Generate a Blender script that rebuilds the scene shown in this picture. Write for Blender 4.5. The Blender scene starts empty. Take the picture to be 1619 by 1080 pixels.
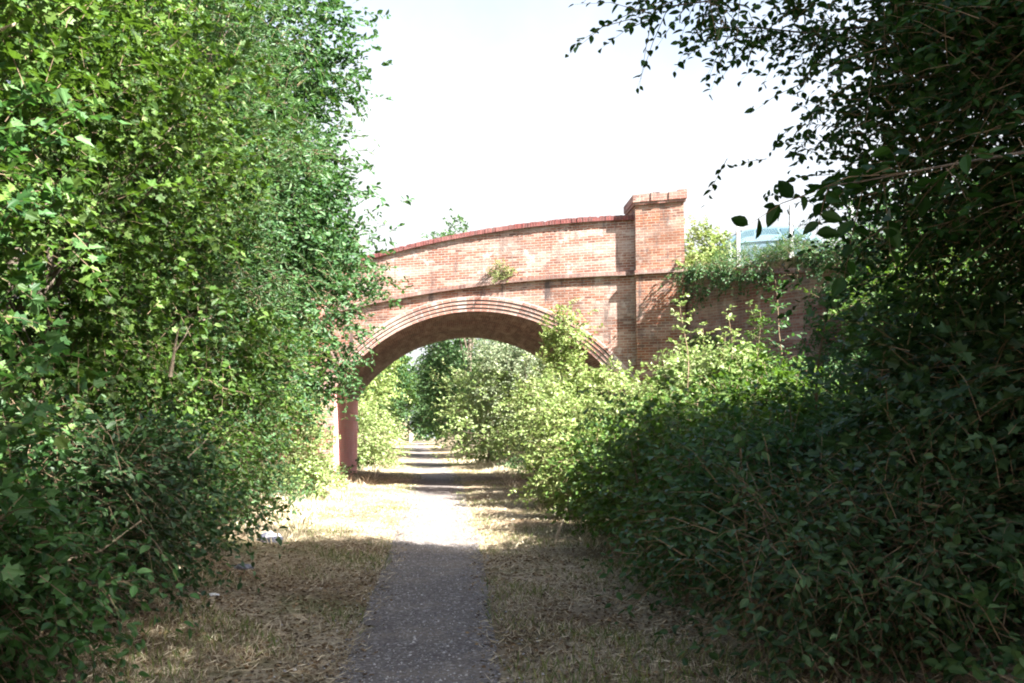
import bpy, math, random
import numpy as np
from mathutils import Vector, Matrix

random.seed(7)
RNG = np.random.default_rng(11)
sc = bpy.context.scene
COL = sc.collection
H_EYE = 1.65

# ------------------------------------------------------------------ tagging helpers
def tag(o, label=None, cat=None, group=None, kind=None):
    if label: o['label'] = label
    if cat: o['category'] = cat
    if group: o['group'] = group
    if kind: o['kind'] = kind
    return o

def empty(name, loc=(0, 0, 0), rz=0.0):
    o = bpy.data.objects.new(name, None)
    o.empty_display_size = 0.3
    COL.objects.link(o)
    o.location = loc
    o.rotation_euler = (0, 0, rz)
    return o

def link(name, me, parent=None, loc=None):
    o = bpy.data.objects.new(name, me)
    COL.objects.link(o)
    if parent is not None: o.parent = parent
    if loc is not None: o.location = loc
    return o

def np_mesh(name, verts, faces_idx, face_sizes, mats, mat_idx=None, uvs=None, smooth=False):
    """verts (N,3); faces_idx flat loop array; face_sizes per polygon"""
    me = bpy.data.meshes.new(name)
    verts = np.ascontiguousarray(verts, dtype=np.float32)
    fi = np.ascontiguousarray(faces_idx, dtype=np.int32)
    fs = np.ascontiguousarray(face_sizes, dtype=np.int32)
    me.vertices.add(len(verts)); me.vertices.foreach_set('co', verts.ravel())
    me.loops.add(len(fi)); me.loops.foreach_set('vertex_index', fi)
    me.polygons.add(len(fs))
    st = np.zeros(len(fs), dtype=np.int32); st[1:] = np.cumsum(fs)[:-1]
    me.polygons.foreach_set('loop_start', st)
    if mat_idx is not None:
        me.polygons.foreach_set('material_index', np.ascontiguousarray(mat_idx, dtype=np.int32))
    if uvs is not None:
        l = me.uv_layers.new(name='UVMap')
        l.data.foreach_set('uv', np.ascontiguousarray(uvs, dtype=np.float32).ravel())
    me.polygons.foreach_set('use_smooth', np.full(len(fs), bool(smooth)))
    me.update(calc_edges=True)
    for m in (mats if isinstance(mats, (list, tuple)) else [mats]): me.materials.append(m)
    return me

class MB:
    """collects polygons with uv in metres"""
    def __init__(s): s.v = []; s.f = []; s.uv = []; s.mi = []
    def poly(s, pts, uv=None, mi=0):
        b = len(s.v); s.v += [tuple(p) for p in pts]
        s.f.append(list(range(b, b + len(pts)))); s.mi.append(mi)
        if uv is None:
            p = [Vector(q) for q in pts]
            n = Vector((0, 0, 0))
            for i in range(len(p)): n += p[i].cross(p[(i + 1) % len(p)])
            if n.length < 1e-9: n = Vector((0, 0, 1))
            n.normalize()
            if abs(n.z) > 0.9: uv = [(q.x, q.y) for q in p]
            else:
                tx = Vector((-n.y, n.x, 0)).normalized()
                uv = [(q.dot(tx), q.z) for q in p]
        s.uv += uv
    def box(s, x0, x1, y0, y1, z0, z1, mi=0, T=None):
        c = [(x0, y0, z0), (x1, y0, z0), (x1, y1, z0), (x0, y1, z0), (x0, y0, z1), (x1, y0, z1), (x1, y1, z1), (x0, y1, z1)]
        if T: c = [T(*p) for p in c]
        for f in ((0, 3, 2, 1), (4, 5, 6, 7), (0, 1, 5, 4), (1, 2, 6, 5), (2, 3, 7, 6), (3, 0, 4, 7)):
            s.poly([c[i] for i in f], mi=mi)
    def tube(s, pts, radii, n=7, mi=0, cap=True):
        pts = [Vector(p) for p in pts]; rings = []
        for i, p in enumerate(pts):
            d = (pts[min(i + 1, len(pts) - 1)] - pts[max(i - 1, 0)]).normalized()
            a = d.cross(Vector((0, 0, 1)) if abs(d.z) < 0.9 else Vector((1, 0, 0))).normalized(); b = d.cross(a)
            rings.append([p + (a * math.cos(2 * math.pi * k / n) + b * math.sin(2 * math.pi * k / n)) * radii[i] for k in range(n)])
        for i in range(len(rings) - 1):
            for k in range(n):
                s.poly([rings[i][k], rings[i][(k + 1) % n], rings[i + 1][(k + 1) % n], rings[i + 1][k]],
                       [(k / n, i), ((k + 1) / n, i), ((k + 1) / n, i + 1), (k / n, i + 1)], mi)
        if cap:
            s.poly(rings[-1], mi=mi); s.poly(rings[0][::-1], mi=mi)
    def mesh(s, name, mats, smooth=False):
        return np_mesh(name, np.array(s.v, dtype=np.float32).reshape(-1, 3), np.array([i for f in s.f for i in f]),
                       np.array([len(f) for f in s.f]), mats, s.mi, np.array(s.uv), smooth)
    def build(s, name, mats, parent=None, smooth=False, loc=None):
        return link(name, s.mesh(name, mats, smooth), parent, loc)

# ------------------------------------------------------------------ materials
def mat(name):
    m = bpy.data.materials.new(name); m.use_nodes = True
    nt = m.node_tree; nt.nodes.clear()
    out = nt.nodes.new('ShaderNodeOutputMaterial')
    return m, nt, out

def N(nt, t, **kw):
    n = nt.nodes.new(t)
    for k, v in kw.items():
        if k in n.inputs: n.inputs[k].default_value = v
        else: setattr(n, k, v)
    return n

def mixc(nt, fac, a, b, blend='MIX'):
    n = nt.nodes.new('ShaderNodeMix'); n.data_type = 'RGBA'; n.blend_type = blend
    for s, v in ((n.inputs[0], fac), (n.inputs[6], a), (n.inputs[7], b)):
        if isinstance(v, bpy.types.NodeSocket): nt.links.new(v, s)
        elif isinstance(v, (int, float)): s.default_value = v
        else: s.default_value = (*v, 1)
    return n.outputs[2]

def ramp(nt, fac, stops):
    r = nt.nodes.new('ShaderNodeValToRGB'); e = r.color_ramp.elements
    while len(e) < len(stops): e.new(0.5)
    for i, (p, c) in enumerate(stops):
        e[i].position = p; e[i].color = (c, c, c, 1) if isinstance(c, (int, float)) else (*c, 1)
    nt.links.new(fac, r.inputs[0])
    return r.outputs[0]

def noise(nt, vec, scale, detail=4, rough=0.6):
    n = N(nt, 'ShaderNodeTexNoise'); n.inputs['Scale'].default_value = scale
    n.inputs['Detail'].default_value = detail; n.inputs['Roughness'].default_value = rough
    if vec is not None: nt.links.new(vec, n.inputs['Vector'])
    return n.outputs[0]

def leaf_mat(name, ca, cb, cc, trans=0.32, tcol=(0.16, 0.30, 0.03), rough=0.55, spec=0.3):
    m, nt, out = mat(name)
    g = N(nt, 'ShaderNodeNewGeometry')
    col = ramp(nt, g.outputs['Random Per Island'], [(0.0, ca), (0.5, cb), (0.93, cc), (1.0, tuple(min(1, x * 1.25 + 0.015) for x in cc))])
    p = N(nt, 'ShaderNodeBsdfPrincipled', Roughness=rough)
    p.inputs['Specular IOR Level'].default_value = spec
    nt.links.new(col, p.inputs['Base Color'])
    t = N(nt, 'ShaderNodeBsdfTranslucent')
    tc = mixc(nt, 0.55, col, tcol)
    nt.links.new(tc, t.inputs['Color'])
    mx = N(nt, 'ShaderNodeMixShader'); mx.inputs[0].default_value = trans
    nt.links.new(p.outputs[0], mx.inputs[1]); nt.links.new(t.outputs[0], mx.inputs[2])
    nt.links.new(mx.outputs[0], out.inputs[0])
    return m

def simple_mat(name, c1, c2, scale=8, rough=0.8, bump=0.0, metallic=0.0, coord='Object', spec=0.5, detail=5):
    m, nt, out = mat(name)
    tc = N(nt, 'ShaderNodeTexCoord')
    nz = noise(nt, tc.outputs[coord], scale, detail)
    col = mixc(nt, ramp(nt, nz, [(0.35, 0.0), (0.68, 1.0)]), c1, c2)
    p = N(nt, 'ShaderNodeBsdfPrincipled', Roughness=rough, Metallic=metallic)
    p.inputs['Specular IOR Level'].default_value = spec
    nt.links.new(col, p.inputs['Base Color'])
    if bump:
        b = N(nt, 'ShaderNodeBump', Strength=bump, Distance=0.02)
        nt.links.new(nz, b.inputs['Height']); nt.links.new(b.outputs[0], p.inputs['Normal'])
    nt.links.new(p.outputs[0], out.inputs[0])
    return m

def brick_mat(name, c1, c2, mortar, stain=(0.64, 0.53, 0.46), stain_amt=0.5, soot=0.35, scale=1.0, bw=0.225, rh=0.075, msize=0.011, dark=(0.10, 0.055, 0.05)):
    m, nt, out = mat(name)
    tc = N(nt, 'ShaderNodeTexCoord'); uv = tc.outputs['UV']; ob = tc.outputs['Object']
    wob = N(nt, 'ShaderNodeTexNoise'); wob.inputs['Scale'].default_value = 1.3
    nt.links.new(uv, wob.inputs['Vector'])
    ma = N(nt, 'ShaderNodeVectorMath', operation='MULTIPLY_ADD')
    nt.links.new(wob.outputs['Color'], ma.inputs[0]); ma.inputs[1].default_value = (0.03, 0.02, 0); nt.links.new(uv, ma.inputs[2])
    b = N(nt, 'ShaderNodeTexBrick')
    nt.links.new(ma.outputs[0], b.inputs['Vector'])
    b.inputs['Color1'].default_value = (*c1, 1); b.inputs['Color2'].default_value = (*c2, 1); b.inputs['Mortar'].default_value = (*mortar, 1)
    b.inputs['Scale'].default_value = scale; b.inputs['Mortar Size'].default_value = msize; b.inputs['Mortar Smooth'].default_value = 0.3
    b.inputs['Brick Width'].default_value = bw; b.inputs['Row Height'].default_value = rh; b.inputs['Bias'].default_value = -0.1
    # per brick spread of tone from a second brick grid of the same bond
    b2 = N(nt, 'ShaderNodeTexBrick'); nt.links.new(ma.outputs[0], b2.inputs['Vector'])
    b2.inputs['Color1'].default_value = (0, 0, 0, 1); b2.inputs['Color2'].default_value = (1, 1, 1, 1); b2.inputs['Mortar'].default_value = (0.35, 0.35, 0.35, 1)
    b2.inputs['Scale'].default_value = scale; b2.inputs['Mortar Size'].default_value = msize; b2.inputs['Brick Width'].default_value = bw; b2.inputs['Row Height'].default_value = rh
    b2.inputs['Bias'].default_value = 0.0; b2.offset = 0.5
    col = mixc(nt, ramp(nt, b2.outputs['Color'], [(0.8, 0.0), (1.0, 0.55)]), b.outputs['Color'], dark)
    # pale bloom in horizontal streaks
    mp = N(nt, 'ShaderNodeMapping'); mp.inputs['Scale'].default_value = (0.5, 2.6, 1); nt.links.new(uv, mp.inputs['Vector'])
    st = noise(nt, mp.outputs[0], 1.1, 6, 0.65)
    col = mixc(nt, ramp(nt, st, [(0.46, 0.0), (0.70, stain_amt)]), col, stain)
    n2 = noise(nt, ob, 0.8, 5, 0.6)
    col = mixc(nt, ramp(nt, n2, [(0.52, 0.0), (0.75, soot)]), col, (0.09, 0.065, 0.055))
    col = mixc(nt, ramp(nt, b2.outputs['Color'], [(0.0, 0.6 * stain_amt), (0.16, 0.0)]), col, stain)
    n5 = noise(nt, ob, 2.7, 7, 0.7)
    col = mixc(nt, ramp(nt, n5, [(0.56, 0.0), (0.66, stain_amt * .75)]), col, (0.66, 0.60, 0.55))
    mp2 = N(nt, 'ShaderNodeMapping'); mp2.inputs['Scale'].default_value = (2.2, 0.35, 1); nt.links.new(uv, mp2.inputs['Vector'])
    n6 = noise(nt, mp2.outputs[0], 1.6, 6, 0.7)
    col = mixc(nt, ramp(nt, n6, [(0.54, 0.0), (0.68, soot * 1.3)]), col, (0.10, 0.075, 0.07))
    n3 = noise(nt, ob, 28, 3, 0.7)
    col = mixc(nt, 0.35, col, ramp(nt, n3, [(0.3, 0.35), (0.7, 1.0)]), 'MULTIPLY')
    p = N(nt, 'ShaderNodeBsdfPrincipled', Roughness=0.88); p.inputs['Specular IOR Level'].default_value = 0.25
    nt.links.new(col, p.inputs['Base Color'])
    bp = N(nt, 'ShaderNodeBump', Strength=0.8, Distance=0.012)
    inv = N(nt, 'ShaderNodeMath', operation='SUBTRACT'); inv.inputs[0].default_value = 1.0
    nt.links.new(b.outputs['Fac'], inv.inputs[1])
    ad = N(nt, 'ShaderNodeMath', operation='MULTIPLY_ADD'); nt.links.new(n3, ad.inputs[0]); ad.inputs[1].default_value = 0.5
    nt.links.new(inv.outputs[0], ad.inputs[2]); nt.links.new(ad.outputs[0], bp.inputs['Height'])
    nt.links.new(bp.outputs[0], p.inputs['Normal'])
    nt.links.new(p.outputs[0], out.inputs[0])
    return m

M = {}
M['brick'] = brick_mat('brick', (0.31, 0.125, 0.075), (0.205, 0.075, 0.05), (0.38, 0.32, 0.27), stain_amt=0.6, soot=.85)
M['brick_parapet'] = brick_mat('brick_parapet', (0.33, 0.145, 0.095), (0.24, 0.092, 0.062), (0.44, 0.37, 0.32), stain=(.6, .5, .44), stain_amt=0.75, soot=0.55)
M['brick_pier'] = brick_mat('brick_pier', (0.31, 0.115, 0.06), (0.21, 0.07, 0.042), (0.36, 0.28, 0.21), stain_amt=0.35, soot=0.75)
M['brick_ring'] = brick_mat('brick_ring', (0.40, 0.20, 0.15), (0.30, 0.13, 0.10), (0.5, 0.44, 0.4), stain_amt=0.85, soot=0.2, bw=0.24, rh=0.078)
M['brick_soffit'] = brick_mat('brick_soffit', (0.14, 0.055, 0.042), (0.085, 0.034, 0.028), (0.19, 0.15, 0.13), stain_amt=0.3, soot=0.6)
M['brick_coping'] = brick_mat('brick_coping', (0.27, 0.075, 0.068), (0.18, 0.05, 0.05), (0.2, 0.11, 0.10), stain_amt=0.12, soot=0.3, bw=0.078, rh=0.24, msize=0.008)
M['brick_jamb'] = brick_mat('brick_jamb', (0.74, 0.29, 0.27), (0.70, 0.265, 0.25), (0.58, 0.30, 0.27), stain_amt=0.3, soot=0.2, dark=(0.6, 0.22, 0.2))
M['brick_wing'] = brick_mat('brick_wing', (0.25, 0.10, 0.08), (0.17, 0.068, 0.06), (0.25, 0.19, 0.17), stain_amt=0.35, soot=0.55)
M['string'] = brick_mat('string_brick', (0.27, 0.14, 0.11), (0.20, 0.10, 0.085), (0.26, 0.2, 0.17), stain_amt=0.4, soot=0.4, bw=0.115, rh=0.15)
M['cap'] = brick_mat('cap_brick', (0.36, 0.16, 0.12), (0.27, 0.11, 0.085), (0.36, 0.28, 0.24), stain_amt=0.4, soot=0.5)
M['asphalt'] = simple_mat('asphalt', (0.045, 0.045, 0.047), (0.065, 0.063, 0.06), 30, 0.9, 0.3)
M['bark'] = simple_mat('bark', (0.075, 0.055, 0.04), (0.15, 0.12, 0.09), 14, 0.9, 0.8)
M['deadwood'] = simple_mat('deadwood', (0.36, 0.29, 0.2), (0.22, 0.17, 0.12), 20, 0.85, 0.5)
M['twig'] = simple_mat('twig', (0.09, 0.06, 0.035), (0.16, 0.11, 0.06), 6, 0.85)
M['concrete'] = simple_mat('concrete', (0.40, 0.41, 0.42), (0.3, 0.3, 0.3), 12, 0.9, 0.3)
M['wire'] = simple_mat('wire', (0.38, 0.42, 0.43), (0.3, 0.33, 0.34), 20, 0.5, 0, 0.6)
M['car_paint'] = simple_mat('car_paint', (0.17, 0.25, 0.30), (0.15, 0.23, 0.28), 3, 0.28, 0, 0.35)
M['glass'] = simple_mat('car_glass', (0.06, 0.11, 0.13), (0.05, 0.09, 0.11), 2, 0.06, 0, 0.0, spec=0.9)
M['rubber'] = simple_mat('rubber', (0.02, 0.02, 0.02), (0.03, 0.03, 0.03), 10, 0.9)
M['rim'] = simple_mat('rim', (0.4, 0.4, 0.42), (0.35, 0.35, 0.36), 10, 0.4, 0, 0.8)
M['lamp_glass'] = simple_mat('lamp_glass', (0.7, 0.7, 0.68), (0.6, 0.6, 0.6), 10, 0.15)
M['plastic_grey'] = simple_mat('plastic_grey', (0.15, 0.155, 0.20), (0.07, 0.075, 0.10), 7, 0.4, 0.2)
M['plastic_white'] = simple_mat('plastic_white', (0.75, 0.76, 0.8), (0.6, 0.62, 0.66), 7, 0.4, 0.2)
M['skin'] = simple_mat('skin', (0.5, 0.32, 0.24), (0.45, 0.28, 0.2), 10, 0.6)
M['shirt'] = simple_mat('shirt', (0.75, 0.75, 0.8), (0.68, 0.68, 0.74), 5, 0.8)
M['trousers'] = simple_mat('trousers', (0.40, 0.42, 0.55), (0.34, 0.36, 0.48), 5, 0.8)
M['hair'] = simple_mat('hair', (0.05, 0.035, 0.025), (0.08, 0.05, 0.03), 20, 0.6)

G = dict(
 hawthorn=leaf_mat('hawthorn_leaf', (0.018, 0.045, 0.006), (0.040, 0.09, 0.011), (0.088, 0.145, 0.028), tcol=(0.15, 0.28, 0.02), trans=.28),
 maple=leaf_mat('maple_leaf', (0.018, 0.055, 0.014), (0.034, 0.095, 0.022), (0.07, 0.15, 0.045), tcol=(0.10, 0.26, 0.03)),
 willow=leaf_mat('willow_leaf', (0.018, 0.05, 0.014), (0.04, 0.092, 0.028), (0.09, 0.15, 0.06), tcol=(0.12, 0.26, 0.04), rough=0.42),
 ash=leaf_mat('ash_leaf', (0.013, 0.042, 0.012), (0.028, 0.076, 0.022), (0.062, 0.125, 0.045), tcol=(.09,.22,.03), trans=.28),
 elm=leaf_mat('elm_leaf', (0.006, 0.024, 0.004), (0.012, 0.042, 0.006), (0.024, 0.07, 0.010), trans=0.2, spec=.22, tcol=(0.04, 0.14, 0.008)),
 bramble=leaf_mat('bramble_leaf', (0.013, 0.034, 0.011), (0.025, 0.058, 0.017), (0.045, 0.088, 0.03), trans=0.2, spec=.3, tcol=(0.05, 0.13, 0.02)),
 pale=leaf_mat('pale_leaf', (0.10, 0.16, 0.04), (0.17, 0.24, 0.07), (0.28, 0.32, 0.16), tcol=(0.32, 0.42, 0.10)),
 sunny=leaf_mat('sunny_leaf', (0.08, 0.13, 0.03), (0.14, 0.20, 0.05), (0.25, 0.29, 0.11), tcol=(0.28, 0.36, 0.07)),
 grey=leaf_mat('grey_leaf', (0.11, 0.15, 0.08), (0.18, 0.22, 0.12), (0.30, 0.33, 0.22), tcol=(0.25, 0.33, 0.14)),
 dark=leaf_mat('dark_leaf', (0.02, 0.054, 0.017), (0.04, 0.092, 0.027), (0.075, 0.135, 0.045), tcol=(0.1, 0.22, 0.05)),
 straw=leaf_mat('straw_blade', (0.22, 0.18, 0.115), (0.42, 0.36, 0.25), (0.64, 0.57, 0.43), trans=0.2, tcol=(0.4, 0.3, 0.1), rough=0.7, spec=0.2),
 grass=leaf_mat('grass_blade', (0.06, 0.10, 0.025), (0.11, 0.15, 0.04), (0.22, 0.22, 0.08), trans=0.25, tcol=(0.25, 0.3, 0.06), rough=0.6, spec=0.3),
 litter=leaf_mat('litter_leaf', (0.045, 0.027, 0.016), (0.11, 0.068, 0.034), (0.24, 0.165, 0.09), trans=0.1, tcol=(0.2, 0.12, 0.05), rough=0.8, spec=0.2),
)

# ------------------------------------------------------------------ the lie of the land
def path_x(y):
    return np.interp(y, [-40, 0, 6, 15, 28, 36, 57, 100, 170, 205, 260], [0.1, -0.02, 0.02, 0.35, 0.62, 0.85, 0.72, 0.45, 0.5, 1.6, 6.0])

def sstep(a, b, x):
    t = np.clip((x - a) / (b - a), 0, 1); return t * t * (3 - 2 * t)

def ground_h(x, y):
    x = np.asarray(x, dtype=float); y = np.asarray(y, dtype=float)
    d = x - path_x(y)
    near = sstep(20, 26, y) * (1 - sstep(41, 46, y))
    front = sstep(13, 19, y) * (1 - sstep(41, 46, y))
    sr = 2.3 + 1.3 * front + 2.6 * near
    sl = 2.4 + 2.4 * near
    a = np.where(d > 0, d - sr, -d - sl)
    L = np.where(d > 0, 9.5, 8.5)
    t = np.clip(a / L, 0, 1)
    h = 5.8 * (0.35 * t + 0.65 * t * t * (3 - 2 * t))
    ro = 0.5 + np.clip(np.abs(d) / 4, 0, 1)
    h = h + ro * (0.035 * np.sin(x * 1.7 + 0.6 * y) + 0.03 * np.sin(y * 1.3 - x) + 0.02 * np.sin(3.1 * x + 2.3 * y))
    shoulder = 0.05 * sstep(0.7, 1.3, np.abs(d))
    return h + shoulder

def gz(x, y): return float(ground_h(x, y))

# ground sheet
xs = np.concatenate([np.arange(-90, -16, 3.0), np.arange(-16, -5, 0.6), np.arange(-5, 5, 0.22), np.arange(5, 18, 0.5), np.arange(18, 91, 3.0)])
ys = np.concatenate([np.arange(-40, 0, 2.0), np.arange(0, 22, 0.3), np.arange(22, 50, 0.45), np.arange(50, 120, 1.5), np.arange(120, 281, 5.0)])
X, Y = np.meshgrid(xs, ys)
V = np.stack([X.ravel(), Y.ravel(), ground_h(X, Y).ravel()], 1)
nx, ny = len(xs), len(ys)
ii = (np.arange(ny - 1)[:, None] * nx + np.arange(nx - 1)[None]).ravel()
F = np.stack([ii, ii + 1, ii + nx + 1, ii + nx], 1)

m, nt, out = mat('ground_soil')
tc = N(nt, 'ShaderNodeTexCoord'); ob = tc.outputs['Object']
n1 = noise(nt, ob, 0.7, 6, 0.6); n2 = noise(nt, ob, 9, 6, 0.7); n3 = noise(nt, ob, 60, 4, 0.7); n4 = noise(nt, ob, 0.33, 4, 0.6)
col = mixc(nt, ramp(nt, n2, [(0.35, 0.0), (0.65, 1.0)]), (0.17, 0.125, 0.08), (0.48, 0.40, 0.28))
col = mixc(nt, ramp(nt, n1, [(0.5, 0.0), (0.62, 0.75)]), col, (0.12, 0.13, 0.045))
col = mixc(nt, ramp(nt, n4, [(0.45, 0.0), (0.58, 0.8)]), col, (0.15, 0.10, 0.06))
col = mixc(nt, 0.6, col, ramp(nt, n3, [(0.3, 0.35), (0.7, 1.2)]), 'MULTIPLY')
p = N(nt, 'ShaderNodeBsdfPrincipled', Roughness=0.95); p.inputs['Specular IOR Level'].default_value = 0.15
nt.links.new(col, p.inputs['Base Color'])
bp = N(nt, 'ShaderNodeBump', Strength=0.9, Distance=0.03); nt.links.new(n3, bp.inputs['Height']); nt.links.new(bp.outputs[0], p.inputs['Normal'])
nt.links.new(p.outputs[0], out.inputs[0]); M['ground'] = m
tag(link('ground', np_mesh('ground', V, F.ravel(), np.full(len(F), 4), M['ground'], smooth=True)), kind='structure')

# path sheet with ragged edges, 12 mm above the ground
m, nt, out = mat('path_cinder')
tc = N(nt, 'ShaderNodeTexCoord'); ob = tc.outputs['Object']
n1 = noise(nt, ob, 1.1, 5, 0.6); n2 = noise(nt, ob, 26, 6, 0.75)
vo = N(nt, 'ShaderNodeTexVoronoi'); vo.inputs['Scale'].default_value = 42; nt.links.new(ob, vo.inputs['Vector'])
col = mixc(nt, ramp(nt, n2, [(0.35, 0.0), (0.7, 1.0)]), (0.062, 0.050, 0.047), (0.20, 0.175, 0.16))
col = mixc(nt, ramp(nt, vo.outputs['Color'], [(0.72, 0.0), (0.95, 0.7)]), col, (0.42, 0.40, 0.38))
col = mixc(nt, ramp(nt, n1, [(0.5, 0.0), (0.75, 0.5)]), col, (0.26, 0.21, 0.16))
p = N(nt, 'ShaderNodeBsdfPrincipled', Roughness=0.92); p.inputs['Specular IOR Level'].default_value = 0.2
nt.links.new(col, p.inputs['Base Color'])
bp = N(nt, 'ShaderNodeBump', Strength=0.8, Distance=0.02); nt.links.new(vo.outputs['Distance'], bp.inputs['Height']); nt.links.new(bp.outputs[0], p.inputs['Normal'])
sx = N(nt, 'ShaderNodeSeparateXYZ'); nt.links.new(tc.outputs['UV'], sx.inputs[0])
nb = noise(nt, ob, 2.2, 7, 0.72)
ad = N(nt, 'ShaderNodeMath', operation='MULTIPLY_ADD'); nt.links.new(nb, ad.inputs[0]); ad.inputs[1].default_value = 2.1; nt.links.new(sx.outputs[0], ad.inputs[2])
fac = ramp(nt, ad.outputs[0], [(0.92, 0.0), (1.22, 1.0)])
tr = N(nt, 'ShaderNodeBsdfTransparent'); mx = N(nt, 'ShaderNodeMixShader')
nt.links.new(fac, mx.inputs[0]); nt.links.new(tr.outputs[0], mx.inputs[1]); nt.links.new(p.outputs[0], mx.inputs[2]); nt.links.new(mx.outputs[0], out.inputs[0])
M['path'] = m
py_ = np.concatenate([np.arange(-8, 40, 0.3), np.arange(40, 240, 2.0)])
us = np.linspace(-1, 1, 15)
hw = np.interp(py_, [0, 6, 30, 60, 200], [0.54, 0.54, 0.82, 0.88, 0.9])
PX = path_x(py_)[:, None] + us[None] * hw[:, None]; PY = np.repeat(py_[:, None], 15, 1)
PV = np.stack([PX.ravel(), PY.ravel(), (ground_h(PX, PY) + 0.012).ravel()], 1)
ii = (np.arange(len(py_) - 1)[:, None] * 15 + np.arange(14)[None]).ravel()
PF = np.stack([ii, ii + 1, ii + 16, ii + 15], 1)
uu = np.repeat((1 - np.abs(us))[None], len(py_), 0).ravel()
puv = np.stack([uu[PF.ravel()], PV[PF.ravel(), 1]], 1)
tag(link('path', np_mesh('path', PV, PF.ravel(), np.full(len(PF), 4), M['path'], uvs=puv, smooth=True)), kind='structure')

# ------------------------------------------------------------------ the bridge
TH, HS, ZS, RISE, DEP, PHI = 0.45, 4.46, 2.98, 2.20, 8.17, 0.032
P0 = Vector((1.593, 28.9, 0)); UU = Vector((math.cos(TH), -math.sin(TH), 0)); NC = Vector((-math.sin(TH), -math.cos(TH), 0)); AX = Vector((math.sin(PHI), math.cos(PHI), 0))
RAD = (HS * HS + RISE * RISE) / (2 * RISE); ZC = ZS + RISE - RAD
RT = 0.44                                      # depth of the arch ring
REX = RAD + RT; TE = math.sqrt(REX ** 2 - (ZS - ZC) ** 2)
def B(t, s, z): return P0 + UU * t + AX * s + Vector((0, 0, z))       # s < 0 is towards the camera
def z_cop(t): return 7.71 - 0.015 * (t - 3.29) ** 2
def z_str(t): return 6.0 - 0.011 * (t - 3.29) ** 2
TP0, TP1 = 4.93, 6.27
ZB = -0.3
bridge = empty('road_bridge', B(0, 0, 0)); LOC = bridge.location.copy()
tag(bridge, 'red brick arched road bridge spanning the path with humped parapet and square pier', 'bridge')
def bpart(mb, name, m, parent=bridge, smooth=False):
    off = LOC
    for i, v in enumerate(mb.v): mb.v[i] = (v[0] - off.x, v[1] - off.y, v[2] - off.z)
    return mb.build(name, m, parent, smooth)
def slab(mb, ts, lo, hi, s0, s1, ends=True):
    """solid between curves lo(t), hi(t), from s0 (camera side) to s1"""
    for a, b in zip(ts[:-1], ts[1:]):
        q = [(a, lo(a)), (b, lo(b)), (b, hi(b)), (a, hi(a))]
        mb.poly([B(t, s0, z) for t, z in q], q)
        mb.poly([B(t, s1, z) for t, z in q][::-1], q[::-1])
        mb.poly([B(a, s0, hi(a)), B(b, s0, hi(b)), B(b, s1, hi(b)), B(a, s1, hi(a))], [(a, s0), (b, s0), (b, s1), (a, s1)])
        mb.poly([B(a, s1, lo(a)), B(b, s1, lo(b)), B(b, s0, lo(b)), B(a, s0, lo(a))], [(a, s1), (b, s1), (b, s0), (a, s0)])
    if ends:
        for t, fl in ((ts[0], 1), (ts[-1], -1)):
            pts = [(s0, lo(t)), (s0, hi(t)), (s1, hi(t)), (s1, lo(t))][::fl]
            mb.poly([B(t, s, z) for s, z in pts], pts)
def ext(t): return ZC + math.sqrt(max(REX ** 2 - t * t, 0))
tsA = list(np.linspace(-TE, TE, 49))
for s0, s1 in ((0.0, 0.42), (DEP - 0.42, DEP)):
    mb = MB()
    slab(mb, tsA, lambda t: ext(t) - 0.004, lambda t: z_str(t) + 0.01, s0, s1, ends=False)
    L_END = -9.0 if s0 == 0 else -14.0; R_END = TP0 + 0.1 if s0 == 0 else 14.0
    slab(mb, list(np.linspace(L_END, -TE, 6)), lambda t: ZB, lambda t: z_str(t) + 0.01, s0, s1)
    slab(mb, list(np.linspace(TE, R_END, 4)), lambda t: ZB, lambda t: z_str(t) + 0.01, s0, s1)
    bpart(mb, 'spandrel_wall', M['brick'])
    # string course
    mb = MB(); o = -0.095 if s0 == 0 else 0.02
    slab(mb, list(np.linspace(L_END, TP0 + 0.05 if s0 == 0 else 14, 40)), lambda t: z_str(t), lambda t: z_str(t) + 0.11, s0 + o, s1 + 0.05)
    bpart(mb, 'string_course', M['string'])
    # parapet with coping
    mb = MB()
    slab(mb, list(np.linspace(L_END, TP0 + 0.05 if s0 == 0 else 14, 40)), lambda t: z_str(t) + 0.108, lambda t: z_cop(t) - 0.135, s0 + 0.006, s1 - 0.04)
    par = bpart(mb, 'parapet', M['brick_parapet'])
    mb = MB(); rc = random.Random(5); te_ = TP0 - 0.002 if s0 == 0 else 14
    nb_ = int((te_ - L_END) / (0.082 if s0 == 0 else 0.5))
    for q_ in range(nb_):
        a_, b_ = L_END + (te_ - L_END) * q_ / nb_, L_END + (te_ - L_END) * (q_ + 1) / nb_
        dh = rc.uniform(-0.010, 0.008) if rc.random() > .04 else -0.03; ds = rc.uniform(-0.008, 0.008)
        slab(mb, [a_ + 0.003, b_ - 0.003], lambda t: z_cop(t) - 0.137, lambda t: z_cop(t) + dh, s0 - 0.07 + ds, s1 + 0.04)
    bpart(mb, 'coping', M['brick_coping'], par)
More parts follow.
